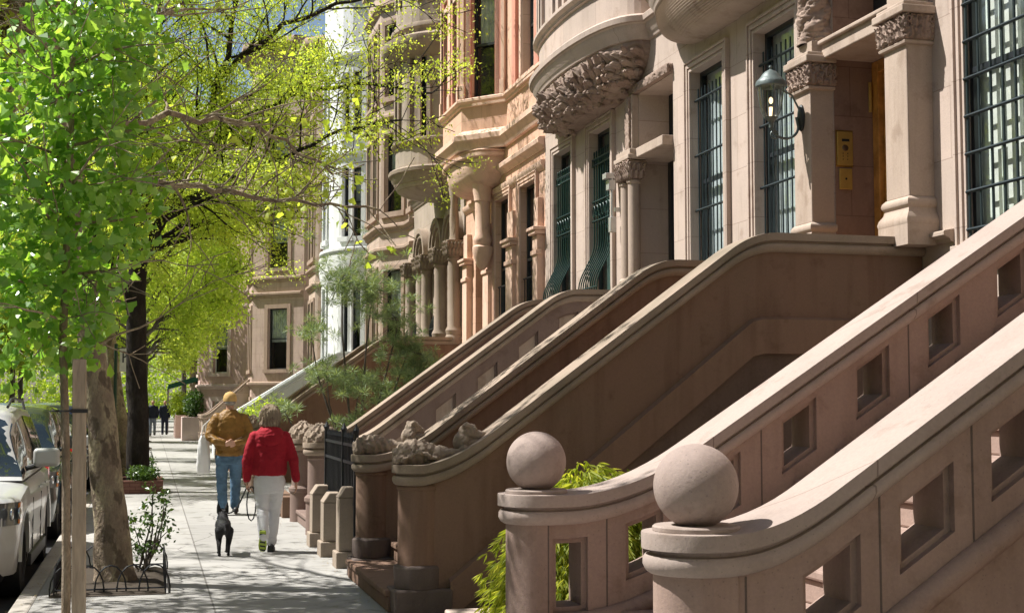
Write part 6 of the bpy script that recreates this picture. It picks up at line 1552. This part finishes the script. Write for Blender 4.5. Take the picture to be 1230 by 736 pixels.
shoe(Wm, FX - .085, FY - .22, .17, -1.15, SN, LS, .9, -.1); shoe(Wm, FX + .03, FY + .03, 0, 0, SN, BLK, .9, -.12)
def hairfn(p, n):
    q = Vector((p.x * 45, p.y * 45, p.z * 8)); return p + n * (noise.noise(q) * .014 + noise.noise(p * 14) * .02)
HR = cloth('grey_brown_hair', (.24, .18, .13), 90, .8, .5)
m = MB(); m.ell((FX, FY + .0, 1.585), (.098, .105, .105), 24, 16); m.ell((FX - .01, FY - .04, 1.50), (.098, .08, .08), 24, 14); m.ell((FX + .05, FY - .02, 1.465), (.06, .07, .06), 16, 10); m.ell((FX - .055, FY - .02, 1.46), (.055, .07, .06), 16, 10)
hr = remesh(m, 'hair', HR, Wm, .008, 1, hairfn)
rh = random.Random(5); m = MB()
for k in range(420):                                    # loose wavy strands over the bob
    a = rh.uniform(-.4, math.pi + .4) + math.pi; c0 = Vector((FX, FY, 1.585)); el_ = rh.uniform(.1, 1.4)
    d = Vector((math.cos(a) * math.cos(el_), math.sin(a) * math.cos(el_), math.sin(el_))); p = c0 + Vector((d.x * .1, d.y * .107, d.z * .107)); q = [p]; ph = rh.uniform(0, 6)
    dr = Vector((math.cos(a) * .5, math.sin(a) * .5, -.6))
    for j in range(7):
        g = q[-1] + dr.normalized() * .032; rad = Vector((g.x - FX, g.y - FY - .0, 0)); lim = .112 + .012 * math.sin(ph + j)
        if rad.length > lim: rad = rad.normalized() * lim; g = Vector((FX + rad.x, FY + rad.y, g.z))
        q.append(g + rvec(rh) * .004); dr = Vector((dr.x * .5, dr.y * .5, -1))
        if g.z < 1.435: break
    m.tube(q, [.0045] * (len(q) - 1) + [.001], 4)
m.build('hair_strand', cloth('grey_blond_hair', (.36, .29, .21), 90, .4, .5), hr)
Wm.scale = (.97, .97, .965)
# --- dog
DX, DY = .80, 15.35
FUR = plain('black_fur', (.009, .009, .010), .6, bump=.6, bscale=120, spec=.35)
Dg = thing('dog', (DX, DY, 0), 'small black prick-eared dog on a leash, walking ahead on the pavement', 'dog')
m = MB(); b = lambda x, y, z: (DX + x, DY + y, z)
chain(m, [b(0, -.14, .30), b(0, .0, .295), b(0, .16, .31)], [.072, .078, .088]); chain(m, [b(0, .2, .33), b(0, .27, .40)], [.065, .05])
m.ell(b(-.0, .29, .42), (.056, .06, .05), 16, 12); chain(m, [b(0, .32, .405), b(0, .39, .385)], [.034, .022])
for s in (-1, 1):
    chain(m, [b(s * .05, -.13, .27), b(s * .055, -.09, .19), b(s * .05, -.16, .115), b(s * .048, -.145 + (.04 if s > 0 else -.0), .025)], [.052, .036, .017, .014]); m.ell(b(s * .048, -.12 + (.04 if s > 0 else 0), .015), (.02, .032, .015), 12, 8)
    chain(m, [b(s * .055, .17, .26), b(s * .052, .16, .15), b(s * .045, .18 + .05 * s, .025)], [.034, .02, .014]); m.ell(b(s * .045, .2 + .05 * s, .015), (.019, .03, .015), 12, 8)
    rows = [[b(s * (.036 + r_ * .55 * math.cos(a) * s) + s * .018 * t, .275 + .35 * r_ * math.sin(a), .43 + .125 * t) for a in [2 * math.pi * k / 10 for k in range(10)]] for t, r_ in ((0, .055), (.5, .042), (1, .006))]; m.grid(rows, True, True, True)
chain(m, [b(0, -.2, .33), b(.01, -.24, .28), b(.01, -.25, .22)], [.02, .014, .006])
remesh(m, 'body', FUR, Dg, .006, 1)
m = MB(); m.tube([b(.058 * math.cos(a * .63), .245 + .04 * math.sin(a * .63), .375 + .058 * math.sin(a * .63) * .9) for a in range(11)], .008, 6); m.build('collar', plain('blue_collar', (.05, .07, .12), .6), Dg)
m = MB(); H0 = Vector((LH[0] + .01, LH[1] + .0, .72)); A = Vector(b(.02, .245, .43)); pts = [A.lerp(H0, t) + Vector((0, 0, -.10 * math.sin(math.pi * t))) for t in [i / 10 for i in range(11)]]
m.tube(pts, .009, 6); lp = [H0 + Vector((.05 * math.sin(a * .52) * (1 if a < 7 else 1) + .05, 0, -.19 + .19 * math.cos(a * .52))) for a in range(13)]; m.tube([tuple(p) for p in lp], .008, 6)
tag(m.build('leash', plain('black_strap', (.03, .032, .036), .6), None, base=tuple(A)), 'black leash from the small dog up to the hand of the person in red', 'leash')
# --- far pedestrians
def far_person(x, y, top, bot, lab, h_=1.7, lean=0):
    t = thing('person', (x, y, 0), lab, 'person', None); m = MB()
    rings(m, [(x, y, .9, .15, .11), (x, y, 1.2, .18, .12), (x, y, 1.42, .19, .11), (x, y, 1.5, .07, .07)]); head(m, (x, y, 1.62), 1)
    for s in (-1, 1): chain(m, [(x + s * .2, y, 1.4), (x + s * .25, y, 1.12), (x + s * .22, y - .1, .88)], [.055, .045, .035]); hand(m, (x + s * .22, y - .1, .86), (0, 0, -1), s, (-s, 0, 0)); chain(m, [(x + s * .09, y, .88), (x + s * .1, y + .05 * s, .5), (x + s * .1, y - .05 * s, .08)], [.09, .06, .045])
    remesh(m, 'body', SKIN, t, .02, 1)
    m = MB(); rings(m, [(x, y, .85, .19, .14), (x, y, 1.2, .21, .14), (x, y, 1.43, .21, .12), (x, y, 1.51, .09, .08)])
    for s in (-1, 1): chain(m, [(x + s * .2, y, 1.41), (x + s * .26, y, 1.12), (x + s * .22, y - .1, .9)], [.07, .06, .05])
    remesh(m, 'top', top, t, .02, 2)
    m = MB(); rings(m, [(x, y, .75, .17, .12), (x, y, .95, .17, .12)])
    for s in (-1, 1): chain(m, [(x + s * .09, y, .85), (x + s * .1, y + .05 * s, .5), (x + s * .1, y - .05 * s, .06)], [.1, .075, .065])
    remesh(m, 'trousers', bot, t, .02, 2)
    m = MB(); m.ell((x, y + .02, 1.67), (.085, .09, .09), 14, 10); m.build('hair', HR, t)
    for s in (-1, 1): shoe(t, x + s * .1, y - .05 * s, 0, 0, SHOE)
NAVY = cloth('navy_cloth', (.02, .025, .045)); GREY = cloth('grey_denim', (.15, .18, .22))
far_person(.15, 71.5, NAVY, GREY, 'far person in a navy top and grey trousers standing on the pavement')
far_person(.75, 72.6, NAVY, NAVY, 'far person dressed all in navy, right of the one in grey trousers')
far_person(-.5, 73.5, cloth('wine_cloth', (.14, .02, .03)), NAVY, 'far person in a wine-red top, left of the one in grey trousers')
# --- awning and a parking sign post
t = thing('awning', (2.1, 78, 0), 'dark green entrance awning over the far pavement', 'awning'); m = MB()
AW = cloth('green_canvas', (.02, .09, .06), 8, .2)
m.grid([[(.9, y, 2.35), (.95, y, 2.6), (3.6, y, 3.4), (3.6, y, 3.1)] for y in (75.5, 76.5, 77.5, 78.5)], cap0=True, cap1=True); m.build('canopy', AW, t, smooth=False)
for y in (75.6, 78.4): m = MB(); m.tube([(.95, y, 0), (.95, y, 2.5)], .03, 8); m.build('pole', RIM, t)
t = thing('street_sign', (-.72, 30.6, 0), 'green sign post with a small white parking plate between the tree trunks', 'sign'); m = MB()
m.tube([(-.72, 30.6, 0), (-.72, 30.6, 2.9)], .035, 8); m.build('post', plain('green_post', (.02, .06, .035), .5), t)
m = MB(); m.box(-.64, -.34, 30.58, 30.6, 2.3, 2.8); pl_ = m.build('sign_plate', plain('sign_white', (.7, .7, .68), .4), t, smooth=False, bevel=.003)
m = MB(); m.box(-.585, -.555, 30.572, 30.579, 2.5, 2.74)
rows = [[(-.555 + (.10 if False else r_) * math.cos(a), yy, 2.67 + r_ * math.sin(a)) for a in [math.pi / 2 - math.pi * k / 10 for k in range(11)]] for r_, yy in ((.04, 30.573), (.07, 30.573))]; m.grid(rows)
m.build('letter', plain('sign_black', (.03, .03, .03), .5), pl_, smooth=False)
